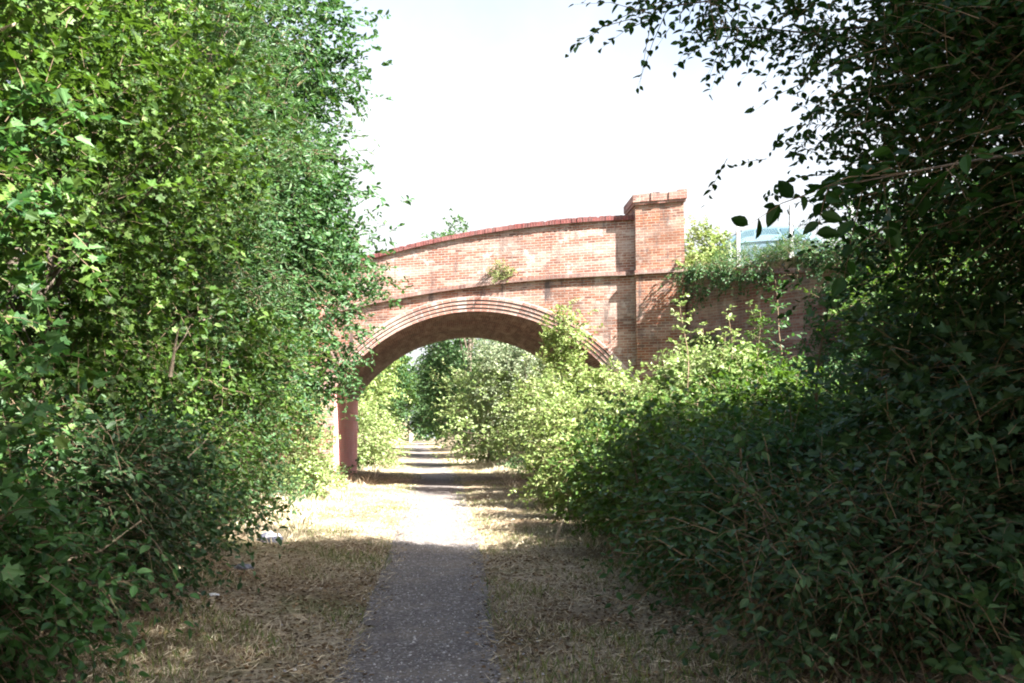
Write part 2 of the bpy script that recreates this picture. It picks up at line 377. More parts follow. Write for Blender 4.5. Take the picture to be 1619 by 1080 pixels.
# arch rings: four concentric courses with raked joints between
def ring_pt(r, k): 
    a0 = math.asin((ZS - ZC) / r); a = math.pi - a0 + (2 * a0 - math.pi) * k
    return r * math.cos(a), ZC + r * math.sin(a)
for side, (sa, sb) in enumerate(((-0.025, 0.40), (DEP - 0.4, DEP + 0.02))):
    mb = MB(); n = 72
    courses = [(RAD + 0.003 + i * 0.11, RAD + 0.003 + i * 0.11 + (0.080 if i < 3 else 0.105), 0.018 * i) for i in range(4)]
    for r0, r1, pr in courses:
        s0 = sa - pr if side == 0 else sa; s1 = sb
        for i in range(n):
            k0, k1 = i / n, (i + 1) / n
            A, Bq, C, D = ring_pt(r0, k0), ring_pt(r0, k1), ring_pt(r1, k1), ring_pt(r1, k0)
            la, lb = k0 * 11.0, k1 * 11.0
            uq = [(la, 0.0), (lb, 0.0), (lb, 0.075), (la, 0.075)]
            sA = s0 if side == 0 else s1
            mb.poly([B(A[0], sA, A[1]), B(Bq[0], sA, Bq[1]), B(C[0], sA, C[1]), B(D[0], sA, D[1])], uq)
            mb.poly([B(D[0], s0, D[1]), B(C[0], s0, C[1]), B(C[0], s1, C[1]), B(D[0], s1, D[1])], [(la, 0), (lb, 0), (lb, .4), (la, .4)])
            mb.poly([B(A[0], s1, A[1]), B(Bq[0], s1, Bq[1]), B(Bq[0], s0, Bq[1]), B(A[0], s0, A[1])], [(la, .4), (lb, .4), (lb, 0), (la, 0)])
    # dark raked backing behind the joints
    for i in range(n):
        k0, k1 = i / n, (i + 1) / n
        sA = 0.03 if side == 0 else DEP - 0.03
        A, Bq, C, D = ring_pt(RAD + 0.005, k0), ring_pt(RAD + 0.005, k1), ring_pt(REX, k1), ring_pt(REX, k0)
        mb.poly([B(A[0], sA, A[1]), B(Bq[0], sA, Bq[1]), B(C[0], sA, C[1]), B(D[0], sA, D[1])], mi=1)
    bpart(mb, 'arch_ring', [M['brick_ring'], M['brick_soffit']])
# barrel soffit
mb = MB(); n = 60
for i in range(n):
    k0, k1 = i / n, (i + 1) / n
    A, C = ring_pt(RAD, k0), ring_pt(RAD, k1)
    la, lb = k0 * 11, k1 * 11
    for sa, sb in zip(np.linspace(0.02, DEP - 0.02, 5)[:-1], np.linspace(0.02, DEP - 0.02, 5)[1:]):
        mb.poly([B(A[0], sa, A[1]), B(A[0], sb, A[1]), B(C[0], sb, C[1]), B(C[0], sa, C[1])], [(sa, la), (sb, la), (sb, lb), (sa, lb)])
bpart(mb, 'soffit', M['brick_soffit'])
# abutments with impost course
for sg in (-1, 1):
    mb = MB()
    t0, t1 = sorted((sg * HS, sg * (TE + 0.25)))
    slab(mb, [t0, t1], lambda t: ZB, lambda t: ZS - 0.002, -0.02, DEP + 0.02)
    ab = bpart(mb, 'abutment', [M['brick_jamb']])
    mb = MB()
    t0, t1 = sorted((sg * (HS - 0.035), sg * (HS + 0.3)))
    slab(mb, [t0, t1], lambda t: ZS - 0.12, lambda t: ZS + 0.03, -0.05, DEP + 0.04)
    bpart(mb, 'impost', M['string'], ab)
    # sunlit front return of the abutment
    mb = MB()
    t0, t1 = sorted((sg * (HS + 0.004), sg * (TE + 0.9)))
    slab(mb, [t0, t1], lambda t: ZB, lambda t: ZS - 0.13, -0.045, -0.018)
    bpart(mb, 'front_return', M['brick_parapet'], ab)
# piers (pilaster + cap)
for sg in (1, -1):
    t0, t1 = sorted((sg * TP0, sg * TP1)); dz = 0 if sg > 0 else z_cop(t1) - z_cop(TP0)
    mb = MB(); slab(mb, [t0, t1], lambda t: ZB, lambda t: 7.93 + dz, -0.20, 1.12)
    pr = bpart(mb, 'pier', M['brick_pier'])
    mb = MB(); slab(mb, [t0 - 0.05, t1 + 0.05], lambda t: z_str(t0) + 0.0, lambda t: z_str(t0) + 0.11, -0.27, 1.16)
    bpart(mb, 'string_course', M['string'], pr)
    mb = MB(); r = random.Random(3)
    slab(mb, [t0 - 0.05, t1 + 0.05], lambda t: 7.90 + dz, lambda t: 7.975 + dz, -0.25, 1.17)
    tt = np.linspace(t0 - 0.08, t1 + 0.08, 7)
    for a, b in zip(tt[:-1], tt[1:]):          # weathered brick-on-edge cap, a little uneven
        h_ = 8.20 + dz + r.uniform(-0.03, 0.025); o_ = r.uniform(-0.015, 0.02)
        slab(mb, [a + 0.003, b - 0.003], lambda t: 7.973 + dz, lambda t: h_, -0.28 + o_, 1.20 + o_)
    bpart(mb, 'pier_cap', M['cap'], pr)
# wing walls
WD = Vector((math.cos(TH + 0.62), -math.sin(TH + 0.62), 0))
def wing(start, dirv, length, ztop0, slope, thick):
    nb = Vector((-dirv.y, dirv.x, 0)) * thick
    mb = MB(); mc = MB(); k = 14
    for i in range(k):
        a, b = length * i / k, length * (i + 1) / k
        pa, pb = start + dirv * a, start + dirv * b; za, zb = ztop0 - slope * a, ztop0 - slope * b
        for (m_, zl0, zl1, zh0, zh1, o0, o1) in ((mb, ZB, ZB, za, zb, 0, 1), (mc, za - .002, zb - .002, za + .12, zb + .12, -0.12, 1.1)):
            f0, f1, b0, b1 = pa + nb * o0, pb + nb * o0, pa + nb * o1, pb + nb * o1
            m_.poly([f0 + Vector((0, 0, zl0)), f1 + Vector((0, 0, zl1)), f1 + Vector((0, 0, zh1)), f0 + Vector((0, 0, zh0))], [(a, zl0), (b, zl1), (b, zh1), (a, zh0)])
            m_.poly([b1 + Vector((0, 0, zl1)), b0 + Vector((0, 0, zl0)), b0 + Vector((0, 0, zh0)), b1 + Vector((0, 0, zh1))], [(b, zl1), (a, zl0), (a, zh0), (b, zh1)])
            m_.poly([f0 + Vector((0, 0, zh0)), f1 + Vector((0, 0, zh1)), b1 + Vector((0, 0, zh1)), b0 + Vector((0, 0, zh0))], [(a, 0), (b, 0), (b, .5), (a, .5)])
    e = start + dirv * length; ze = ztop0 - slope * length
    mb.poly([e, e + nb, e + nb + Vector((0, 0, ze)), e + Vector((0, 0, ze))])
    w = bpart(mb, 'wing_wall', M['brick_wing']); bpart(mc, 'wing_coping', M['string'], w)
W0 = B(TP1 - 0.02, -0.02, 0)
wing(W0, WD, 9.0, 5.84, 0.10, 0.5)
wing(B(-TP1, -0.02, 0) + Vector((-0.93, -0.36, 0)) * 5.2, Vector((0.93, 0.36, 0)).normalized(), 5.2, 3.6, -0.16, 0.45)
# deck of the road
mb = MB()
slab(mb, list(np.linspace(-14, 14, 30)), lambda t: z_str(t) - 0.2, lambda t: z_str(t) - 0.03, 0.40, DEP - 0.40)
bpart(mb, 'road_deck', M['asphalt'])

# raised ground that carries the road on either side of the bridge
def prism(name, pts, ztop, m, zb=-0.5):
    mb = MB(); n = len(pts)
    mb.poly([(p[0], p[1], ztop) for p in pts])
    for i in range(n):
        a, b = pts[i], pts[(i + 1) % n]
        mb.poly([(a[0], a[1], zb), (b[0], b[1], zb), (b[0], b[1], ztop), (a[0], a[1], ztop)])
    return tag(mb.build(name, m), kind='structure')
wn = Vector((-WD.y, WD.x, 0))
def xy(v): return (v.x, v.y)
prism('embankment', [xy(B(TE + 0.3, 0.38, 0)), xy(W0 + wn * 0.3 + WD * 0.1), xy(W0 + wn * 0.3 + WD * 8.9), (24, 17.0), (70, 12), (85, 40), xy(B(14, DEP - 0.3, 0) ), xy(B(TE + 0.3, DEP - 0.3, 0))], 5.92, M['ground'])
prism('embankment', [xy(B(-TE - 0.3, DEP - 0.3, 0)), xy(B(-14, DEP - 0.3, 0)), (-85, 50), (-75, 28), (-12, 35), xy(B(-9, 0.38, 0)), xy(B(-TE - 0.3, 0.38, 0))], 4.6, M['ground'])

# ------------------------------------------------------------------ foliage
def nrm(a): return a / np.maximum(np.linalg.norm(a, axis=-1, keepdims=True), 1e-9)
LEAF = {
 'oval': (np.array([(0, 0, 0), (.27, .3, .07), (.25, .66, .06), (0, 1, -.08), (-.25, .66, .06), (-.27, .3, .07)]), [(0, 1, 2, 3), (0, 3, 4, 5)]),
 'narrow': (np.array([(0, 0, 0), (.11, .35, .03), (.09, .68, .02), (0, 1, -.1), (-.09, .68, .02), (-.11, .35, .03)]), [(0, 1, 2, 3), (0, 3, 4, 5)]),
 'lobed': (np.array([(0, 0, 0), (.16, .08, .03), (.46, .2, .09), (.27, .36, .05), (.44, .64, .08), (.16, .7, .03), (0, 1, -.07),
                     (-.16, .7, .03), (-.44, .64, .08), (-.27, .36, .05), (-.46, .2, .09), (-.16, .08, .03)]), [(0, 1, 2, 3, 4, 5, 6), (0, 6, 7, 8, 9, 10, 11)]),
 'ovate': (np.array([(0, 0, 0), (.18, .13, .05), (.29, .34, .08), (.25, .6, .06), (.13, .83, .0), (0, 1, -.1), (-.13, .83, .0), (-.25, .6, .06), (-.29, .34, .08), (-.18, .13, .05)]), [(0, 1, 2, 3, 4, 5), (0, 5, 6, 7, 8, 9)]),
 'quad': (np.array([(0, 0, 0), (.32, .5, .06), (0, 1, -.05), (-.32, .5, .06)]), [(0, 1, 2, 3)]),
 'blade': (np.array([(-.03, 0, 0), (.03, 0, 0), (.022, .55, .05), (0, 1, .22)]), [(0, 1, 2, 3)]),
}
def leaf_geo(pos, d, n, size, kind):
    tv, tf = LEAF[kind]
    x = nrm(np.cross(d, n)); n = np.cross(x, d)
    P = pos[:, None] + size[:, None, None] * (tv[None, :, 0:1] * x[:, None] + tv[None, :, 1:2] * d[:, None] + tv[None, :, 2:3] * n[:, None])
    k = len(tv); base = (np.arange(len(pos)) * k)[:, None]
    fl = np.concatenate([np.array(f) for f in tf]); fi = (base + fl[None]).ravel()
    fs = np.tile([len(f) for f in tf], len(pos))
    return P.reshape(-1, 3), fi, fs

def sprays_mesh(name, rng, p0, d, L, nl, size, kind, mats, droop=0.25, upness=0.6, spread=0.8, twig_r=0.004, sizevar=0.35, outw=None, pairs=False):
    S = len(p0); up = np.array([0, 0, 1.0])
    t = (np.arange(nl)[None] + rng.uniform(0.1, 0.9, (S, nl))) / nl
    t = 0.12 + 0.9 * t
    pos = p0[:, None] + d[:, None] * (L[:, None] * t)[..., None] - up * (droop * L[:, None] * t * t)[..., None]
    side = nrm(np.cross(d, up + rng.normal(0, .35, (S, 3))))
    sg = np.where((np.arange(nl) % 2) == 0, 1.0, -1.0)[None, :, None]
    ld = nrm(d[:, None] * rng.uniform(.15, .9, (S, nl, 1)) + side[:, None] * sg * spread + rng.normal(0, .35, (S, nl, 3)) - up * droop * 0.6)
    nn = up * upness + rng.normal(0, .45, (S, nl, 3))
    if outw is not None: nn = nn + outw[:, None] * 0.45
    nn = nrm(nn)
    sz = size * (1 + rng.uniform(-sizevar, sizevar, (S, nl)))
    V1, f1, s1 = leaf_geo(pos.reshape(-1, 3), ld.reshape(-1, 3), nn.reshape(-1, 3), sz.ravel(), kind)
    mi1 = np.zeros(len(s1), int)
    # twigs: three sided, three rings
    a = nrm(np.cross(d, up + rng.normal(0, .2, (S, 3)))); b = np.cross(d, a)
    ring = []
    for tt, rr in ((0.0, 1.0), (0.5, 0.7), (1.0, 0.25)):
        c = p0 + d * (L * tt)[:, None] - up * (droop * L * tt * tt)[:, None]
        for k in range(3):
            ang = 2 * math.pi * k / 3
            ring.append(c + (a * math.cos(ang) + b * math.sin(ang)) * twig_r * rr)
    V2 = np.stack(ring, 1).reshape(-1, 3)
    q = []
    for r0 in (0, 3):
        for k in range(3): q += [r0 + k, r0 + (k + 1) % 3, r0 + 3 + (k + 1) % 3, r0 + 3 + k]
    f2 = ((np.arange(S) * 9)[:, None] + np.array(q)[None]).ravel() + len(V1)
    s2 = np.full(S * 6, 4)
    return np_mesh(name, np.concatenate([V1, V2]), np.concatenate([f1, f2]), np.concatenate([s1, s2]), mats,
                   np.concatenate([mi1, np.ones(S * 6, int)]))

def crown_points(rng, blobs, clumps, per, cr, shell=0.55, lumpy=1.0):
    """sprays gathered in clumps through a few uneven ellipsoids; returns start, direction, outward"""
    B_ = np.array([[*c, *r] for c, r in blobs]); area = (B_[:, 3] * B_[:, 4] + B_[:, 4] * B_[:, 5] + B_[:, 3] * B_[:, 5])
    k = rng.choice(len(B_), clumps, p=area / area.sum())
    u = nrm(rng.normal(0, 1, (clumps, 3)))
    ph = rng.uniform(0, 6.28, (len(B_), 4))[k]
    lump = 1 + 0.13 * np.sin(3 * u[:, 0] + ph[:, 0]) + 0.11 * np.sin(4.3 * u[:, 1] + ph[:, 1]) + 0.11 * np.sin(5 * u[:, 2] + ph[:, 2]) + 0.07 * np.sin(9 * (u[:, 0] + u[:, 2]) + ph[:, 3])
    lump = 1 + (lump - 1) * lumpy
    r = shell + (1 - shell) * rng.uniform(0, 1, clumps) ** 0.6
    c = B_[k, :3] + u * B_[k, 3:] * (r * lump)[:, None]
    kk = np.repeat(np.arange(clumps), per)
    p = c[kk] + rng.normal(0, 1, (clumps * per, 3)) * cr * np.array([1, 1, .7])
    o = u[kk]
    d = nrm(o * 0.75 + np.array([0, 0, .3]) + rng.normal(0, .5, (clumps * per, 3)))
    return p, d, o, c

def trunk_mesh(name, rng, stems, targets, base_r, mats, nlimb=14):
    mb = MB()
    for (bx, by), top, r in stems:
        pts = []; k = 7
        for i in range(k + 1):
            f = i / k
            wob = 0.10 * (1 - abs(2 * f - 1))
            pts.append((bx + (top[0] - bx) * f ** 1.3 + rng.normal(0, wob), by + (top[1] - by) * f ** 1.3 + rng.normal(0, wob), -0.25 + (top[2] + 0.25) * f))
        mb.tube(pts, [r * (1.25 if i == 0 else 1) * (1 - 0.82 * i / k) for i in range(k + 1)], 8)
        tg = targets[rng.choice(len(targets), min(nlimb, len(targets)), replace=False)]
        for g in tg:
            f = float(np.clip(0.25 + 0.55 * (g[2] / max(top[2], .1)) - 0.18, 0.12, 0.9)); i = min(int(f * k), k - 1)
            s = np.array(pts[i]); e = g; md = s * 0.5 + e * 0.5 + np.array([0, 0, 0.12 * np.linalg.norm(e - s)]) * rng.uniform(-.2, 1) + rng.normal(0, .06, 3)
            q1 = s * .6 + md * .4; r0 = r * 0.42 * (1 - f * .5)
            mb.tube([s, q1, md, md * .5 + e * .5 + rng.normal(0, .05, 3), e], [r0, r0 * .8, r0 * .55, r0 * .35, r0 * .12], 5, cap=False)
    return mb.mesh(name, mats, smooth=True)

def plant(name, label, cat, loc, blobs, leaf, kind, size, clumps, per, nl, L, cr, stems=None, trunk=True, rng=None, group=None,
          droop=.25, upness=.6, shell=.55, part='crown', extra=None, twig='twig', sizevar=.35, nlimb=14, trunk_name='trunk', z=None, clumpy=True, lumpy=1.0):
    rng = rng or RNG
    if clumpy and clumps >= 250: clumps, per, cr, L = int(clumps / 3.6), int(per * 3.6), cr * 1.15, L * .88
    zz = gz(loc[0], loc[1]) if z is None else z
    root = empty(name, (loc[0], loc[1], zz))
    tag(root, label, cat, group)
    p, d, o, c = crown_points(rng, blobs, clumps, per, cr, shell, lumpy)
    ok = p[:, 2] > 0.02
    p, d, o = p[ok], d[ok], o[ok]
    LL = L * rng.uniform(.55, 1.35, len(p))
    if extra is not None:
        for (ep, ed, el) in extra:
            p = np.concatenate([p, np.array([ep])]); d = np.concatenate([d, nrm(np.array([ed], float))]); o = np.concatenate([o, nrm(np.array([ed], float))]); LL = np.append(LL, el)
    me = sprays_mesh(part, rng, p, d, LL, nl, size, kind, [G[leaf], M[twig]], droop, upness, outw=o, sizevar=sizevar, twig_r=0.0035 + 0.002 * (L > .6))
    link(part, me, root)
    if trunk:
        if stems is None:
            top = (blobs[0][0][0], blobs[0][0][1], blobs[0][0][2] + blobs[0][1][2] * .6); stems = [((0, 0), top, 0.05 + 0.012 * top[2])]
        link(trunk_name, trunk_mesh(trunk_name, rng, stems, c, .1, M['bark'], nlimb), root)
    return root

def copy_tree(o, loc, rz, s, label, group=None, sz=None, parent=None):
    c = o.copy(); COL.objects.link(c)
    if parent is None:
        c.location = loc; c.rotation_euler = (0, 0, rz); c.scale = (s, s, sz or s); c['label'] = label
        if group: c['group'] = group
    else: c.parent = parent
    for ch in o.children: copy_tree(ch, None, 0, 1, None, parent=c)
    return c

# ---- left hedge and trees
plant('hawthorn_bush', 'tall hawthorn bush with small lobed leaves closing the left edge of the photo', 'bush', (-4.4, 6.2),
      [((0.2, 0, 2.4), (2.0, 2.1, 2.4)), ((.3, .6, 4.2), (1.7, 1.9, 1.6)), ((-.3, -1.4, 1.6), (1.7, 1.3, 1.7))], 'hawthorn', 'lobed', .076, 560, 9, 9, .42, .26,
      stems=[((.2, .1), (.3, .3, 4.8), .08), ((-.3, -.5), (-.2, -1, 3.5), .06), ((.5, .8), (.7, 1.1, 4), .06)], trunk_name='stems')
plant('maple_sapling', 'maple sapling with broad bright lobed leaves leaning out low at the left frame edge', 'sapling', (-2.75, 5.6),
      [((0, 0, 1.5), (.75, .7, .9)), ((.05, .2, 2.9), (.55, .6, .9)), ((-.1, .2, .7), (.6, .6, .6))], 'maple', 'lobed', .085, 60, 6, 6, .36, .2,
      stems=[((0, 0), (.05, .2, 3.4), .028), ((-.1, .1), (-.2, .3, 2.4), .02)], trunk_name='stems', shell=.3)
plant('hawthorn_bush', 'broad hawthorn bush behind the nearest one, sunlit at its rounded top', 'bush', (-4.4, 10.2),
      [((.2, 0, 3), (2.3, 2.4, 3)), ((.1, .3, 5.3), (2.0, 2.0, 1.9))], 'hawthorn', 'lobed', .078, 680, 9, 8, .45, .28,
      stems=[((.2, .1), (.3, .3, 6), .1), ((-.4, -.6), (-.3, -1, 4.5), .07), ((.4, .9), (.6, 1.1, 5), .07)], trunk_name='stems')
plant('willow_tree', 'tree with narrow pale leaves rising above the hawthorns on the left', 'tree', (-4.7, 14.6),
      [((.2, 0, 4), (2.8, 2.6, 3.4)), ((.4, 0, 7.6), (2.5, 2.4, 2.6))], 'willow', 'narrow', .105, 900, 9, 10, .5, .3, nlimb=22,
      stems=[((0, 0), (.3, .2, 9), .16), ((.4, .3), (1, .8, 7), .1)], droop=.35)
for i_, (x_, y_, h_, lab_) in enumerate([(-4.3, 13.4, 5.2, 'hedge bush under the narrow leaved tree on the left'), (-4.4, 16.6, 5.8, 'hedge bush between the narrow leaved tree and the tallest left tree'),
                                    (-4.5, 20.6, 5.4, 'hedge bush at the foot of the tallest left tree'), (-6.8, 7.6, 6.2, 'hedge bush on the left bank glimpsed behind the nearest hawthorn')]):
    plant('hedge_bush', lab_, 'bush', (x_, y_), [((.2, 0, h_ * .42), (2.1, 2.0, h_ * .46)), ((.1, .2, h_ * .74), (1.7, 1.7, h_ * .3))], 'ash' if i_ % 2 else 'hawthorn', 'oval', .09, 480, 8, 8, .42, .27,
          stems=[((.1, 0), (.2, .1, h_ * .9), .07), ((-.4, .4), (-.6, .6, h_ * .7), .05)], trunk_name='stems', rng=np.random.default_rng(500 + i_))
plant('hedge_tree', 'tallest left tree, its leafy crown reaching out over the path before the bridge', 'tree', (-4.7, 19.0),
      [((.5, 0, 5.0), (2.6, 2.6, 2.5)), ((.5, .2, 7.8), (2.6, 2.5, 2.2)), ((-.7, 0, 10.6), (2.0, 2.3, 2.2)), ((1.7, .2, 3.5), (1.5, 1.8, 1.0))], 'ash', 'oval', .115, 1250, 9, 9, .5, .32, nlimb=30,
      stems=[((0, 0), (.3, .2, 11.5), .22), ((.3, .3), (1.6, .5, 8), .12)],
      extra=[((1.6, -1.6 + .1 * i, 8.7 + .1 * i), (1, -.2, .5 + .1 * i), 1.0) for i in range(4)])
plant('elder_tree', 'small leaning elder in front of the left end of the arch', 'tree', (-3.7, 23.5),
      [((.75, 0, 4.4), (2.0, 1.5, 1.6)), ((1.1, -.3, 2.9), (1.1, 1.0, .9)), ((.1, .1, 6.3), (1.8, 1.5, 1.5)), ((-.5, 0, 2.6), (1.2, 1.2, 1.3))], 'ash', 'oval', .11, 460, 8, 8, .5, .3,
      stems=[((-.4, 0), (.3, .2, 6.5), .09)])
plant('field_tree', 'leafy tree on the left bank top behind the nearest hawthorn bush', 'tree', (-9.5, 9.5),
      [((0, 0, 3.5), (3.2, 3.2, 3)), ((.2, 0, 6.5), (2.7, 2.8, 2.4))], 'willow', 'oval', .12, 420, 9, 7, .6, .36, nlimb=24)
LB = bpy.data.objects['field_tree']
copy_tree(LB, (-9.8, 16.5, gz(-9.8, 16.5)), 2.0, 1.15, 'leafy tree on the left bank top behind the narrow leaved tree')
copy_tree(LB, (-8.2, 2.2, gz(-8.2, 2.2)), 4.0, .8, 'leafy tree beside the viewer, only its edge showing in the upper left corner')
plant('ivy_bush', 'sunlit ivy bush heaped against the left foot of the bridge', 'bush', (-3.0, 25.6),
      [((0, 0, 1.1), (.85, 1.0, 1.2)), ((-.1, .4, 2.2), (.7, .8, .9)), ((.3, -.6, .5), (.8, .8, .55))], 'pale', 'oval', .075, 240, 8, 8, .26, .16,
      stems=[((0, 0), (0, .2, 2.4), .04)], trunk_name='stems')

# low brambles and nettles at the hedge foot on the left
def bramble(name, label, cat, loc, w, h, leaf='bramble', size=.07, clumps=110, kind='ovate', L=.5, droop=.45, group=None, seed=1, stems=6, trunk_name='canes', per=7, nl=7, upness=.8):
    rng = np.random.default_rng(seed)
    st = [((rng.uniform(-.4, .4) * w, rng.uniform(-.4, .4) * w), (rng.uniform(-.7, .7) * w, rng.uniform(-.7, .7) * w, h * rng.uniform(.7, 1.05)), .011) for _ in range(stems)]
    bl = [((0, 0, h * .42), (w, w, h * .5)), ((w * .2, -w * .1, h * .62), (w * .65, w * .6, h * .35))]
    for _ in range(3):
        q = rng.uniform(-.75, .75, 2) * w; r_ = rng.uniform(.28, .5) * w
        bl.append(((q[0], q[1], h * rng.uniform(.6, 1.05)), (r_, r_, r_ * rng.uniform(.7, 1.3))))
    ex = []
    for _ in range(9):
        a_ = rng.uniform(0, 6.28); ex.append(((.55 * w * math.cos(a_), .55 * w * math.sin(a_), h * rng.uniform(.5, .95)), (math.cos(a_), math.sin(a_), rng.uniform(.4, 1.3)), rng.uniform(.6, 1.1)))
    return plant(name, label, cat, loc, bl, leaf, kind, size, clumps, per, nl, L, .17,
                 stems=st, trunk_name=trunk_name, rng=rng, droop=droop, group=group, nlimb=3, shell=.35, extra=ex, upness=upness)
for i, (x, y, w, h, lab) in enumerate([
    (-2.75, 6.6, .65, 1.2, 'dark bramble clump at the lower left corner beside the bare earth'),
    (-2.75, 8.4, .75, 1.3, 'bramble clump with dead canes under the left hawthorn, beside the dappled earth'),
    (-2.8, 10.6, .8, 1.35, 'bramble clump on the left verge just nearer than the small white scrap'),
    (-2.9, 13.0, .85, 1.5, 'shaded bramble clump on the left verge beside the pale blue litter scrap'),
    (-3.05, 16.2, .9, 1.5, 'shaded bramble clump directly behind the dumped plastic bag on the left'),
    (-3.4, 20.0, .95, 1.7, 'bramble clump half in sun between the plastic bag and the ivy bush')]):
    bramble('bramble_bush', lab, 'bush', (x, y), w, h, seed=20 + i, leaf=('maple', 'bramble', 'ash', 'hawthorn', 'ash', 'hawthorn')[i], clumps=120, size=.07)

# ---- right side: tall trees that shade the near path
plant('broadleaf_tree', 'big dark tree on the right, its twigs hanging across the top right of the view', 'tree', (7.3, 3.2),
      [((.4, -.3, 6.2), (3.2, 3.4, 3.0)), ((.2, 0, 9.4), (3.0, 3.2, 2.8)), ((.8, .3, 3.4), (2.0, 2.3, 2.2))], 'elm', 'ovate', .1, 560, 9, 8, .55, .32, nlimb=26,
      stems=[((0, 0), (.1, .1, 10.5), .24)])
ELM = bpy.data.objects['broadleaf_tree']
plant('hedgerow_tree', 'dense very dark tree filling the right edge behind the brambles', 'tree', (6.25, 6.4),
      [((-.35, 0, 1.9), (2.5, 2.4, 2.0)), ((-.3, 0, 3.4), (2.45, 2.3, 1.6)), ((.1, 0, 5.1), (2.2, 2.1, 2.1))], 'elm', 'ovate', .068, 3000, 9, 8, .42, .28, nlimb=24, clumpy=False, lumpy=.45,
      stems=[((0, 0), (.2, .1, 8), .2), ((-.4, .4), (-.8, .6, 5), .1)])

def bough(parent, limb, nspray, L, size, seed, t0=0.15, jit=.12, leaf='elm', nl=9, droop=.3, rad=.022):
    """a hanging limb with leafy twigs, a part of its tree"""
    rng = np.random.default_rng(seed)
    lp = np.array(limb) - np.array(parent.location)
    f = np.linspace(0, 1, len(lp)); t = rng.uniform(t0, 1, nspray) ** .8
    p = np.stack([np.interp(t, f, lp[:, k]) for k in range(3)], 1) + rng.normal(0, jit, (nspray, 3)) * np.array([1, 1, .5])
    ax = nrm((lp[-1] - lp[0])[None])[0]
    d = nrm(ax[None] * .55 + rng.normal(0, .55, (nspray, 3)) + np.array([0, 0, -.05]))
    p[-1] = lp[-1]; d[-1] = ax
    me = sprays_mesh('bough', rng, p, d, L * rng.uniform(.5, 1.2, nspray), nl, size, 'ovate', [G[leaf], M['twig'], M['bark']], droop, .7, twig_r=.004)
    o = link('bough', me, parent)
    mb = MB(); k = 9
    ft = np.linspace(0, 1, k); pts = np.stack([np.interp(ft, f, lp[:, j]) for j in range(3)], 1) + rng.normal(0, .015, (k, 3))
    mb.tube(pts, list(np.linspace(rad, rad * .2, k)), 6)
    mb.build('limb', M['bark'], o, True)
bough(ELM, [(5.8, 4.7, 5.6), (4.3, 6.0, 5.0), (3.0, 6.6, 4.85), (1.62, 6.9, 4.74)], 110, .5, .066, 1)
bough(ELM, [(5.9, 4.9, 5.2), (4.6, 7.2, 4.9), (3.5, 7.8, 5.0), (2.5, 8.0, 5.1)], 110, .5, .068, 2)
bough(ELM, [(5.9, 4.5, 4.4), (4.4, 6.5, 4.35), (3.3, 7.0, 4.2)], 80, .45, .07, 5)
bough(ELM, [(5.7, 4.2, 3.6), (3.4, 4.6, 3.1), (2.65, 4.75, 3.0), (2.0, 4.75, 2.86)], 15, .34, .105, 3, t0=.5, jit=.07, nl=6, rad=.014)

copy_tree(bpy.data.objects['hedge_tree'], (9.2, -4.6, gz(9.2, -4.6)), 2.2, .8, 'tall tree beside the viewer on the right bank, casting the near shade')
copy_tree(bpy.data.objects['hedge_tree'], (7.2, -6.5, gz(7.2, -6.5)), 4.0, .95, 'tall tree behind the viewer on the right bank, its shade on the near path')
copy_tree(bpy.data.objects['hedge_tree'], (13.2, -3.0, gz(13.2, -3)), 1.0, .9, 'tall tree on top of the right bank behind the dark tree')

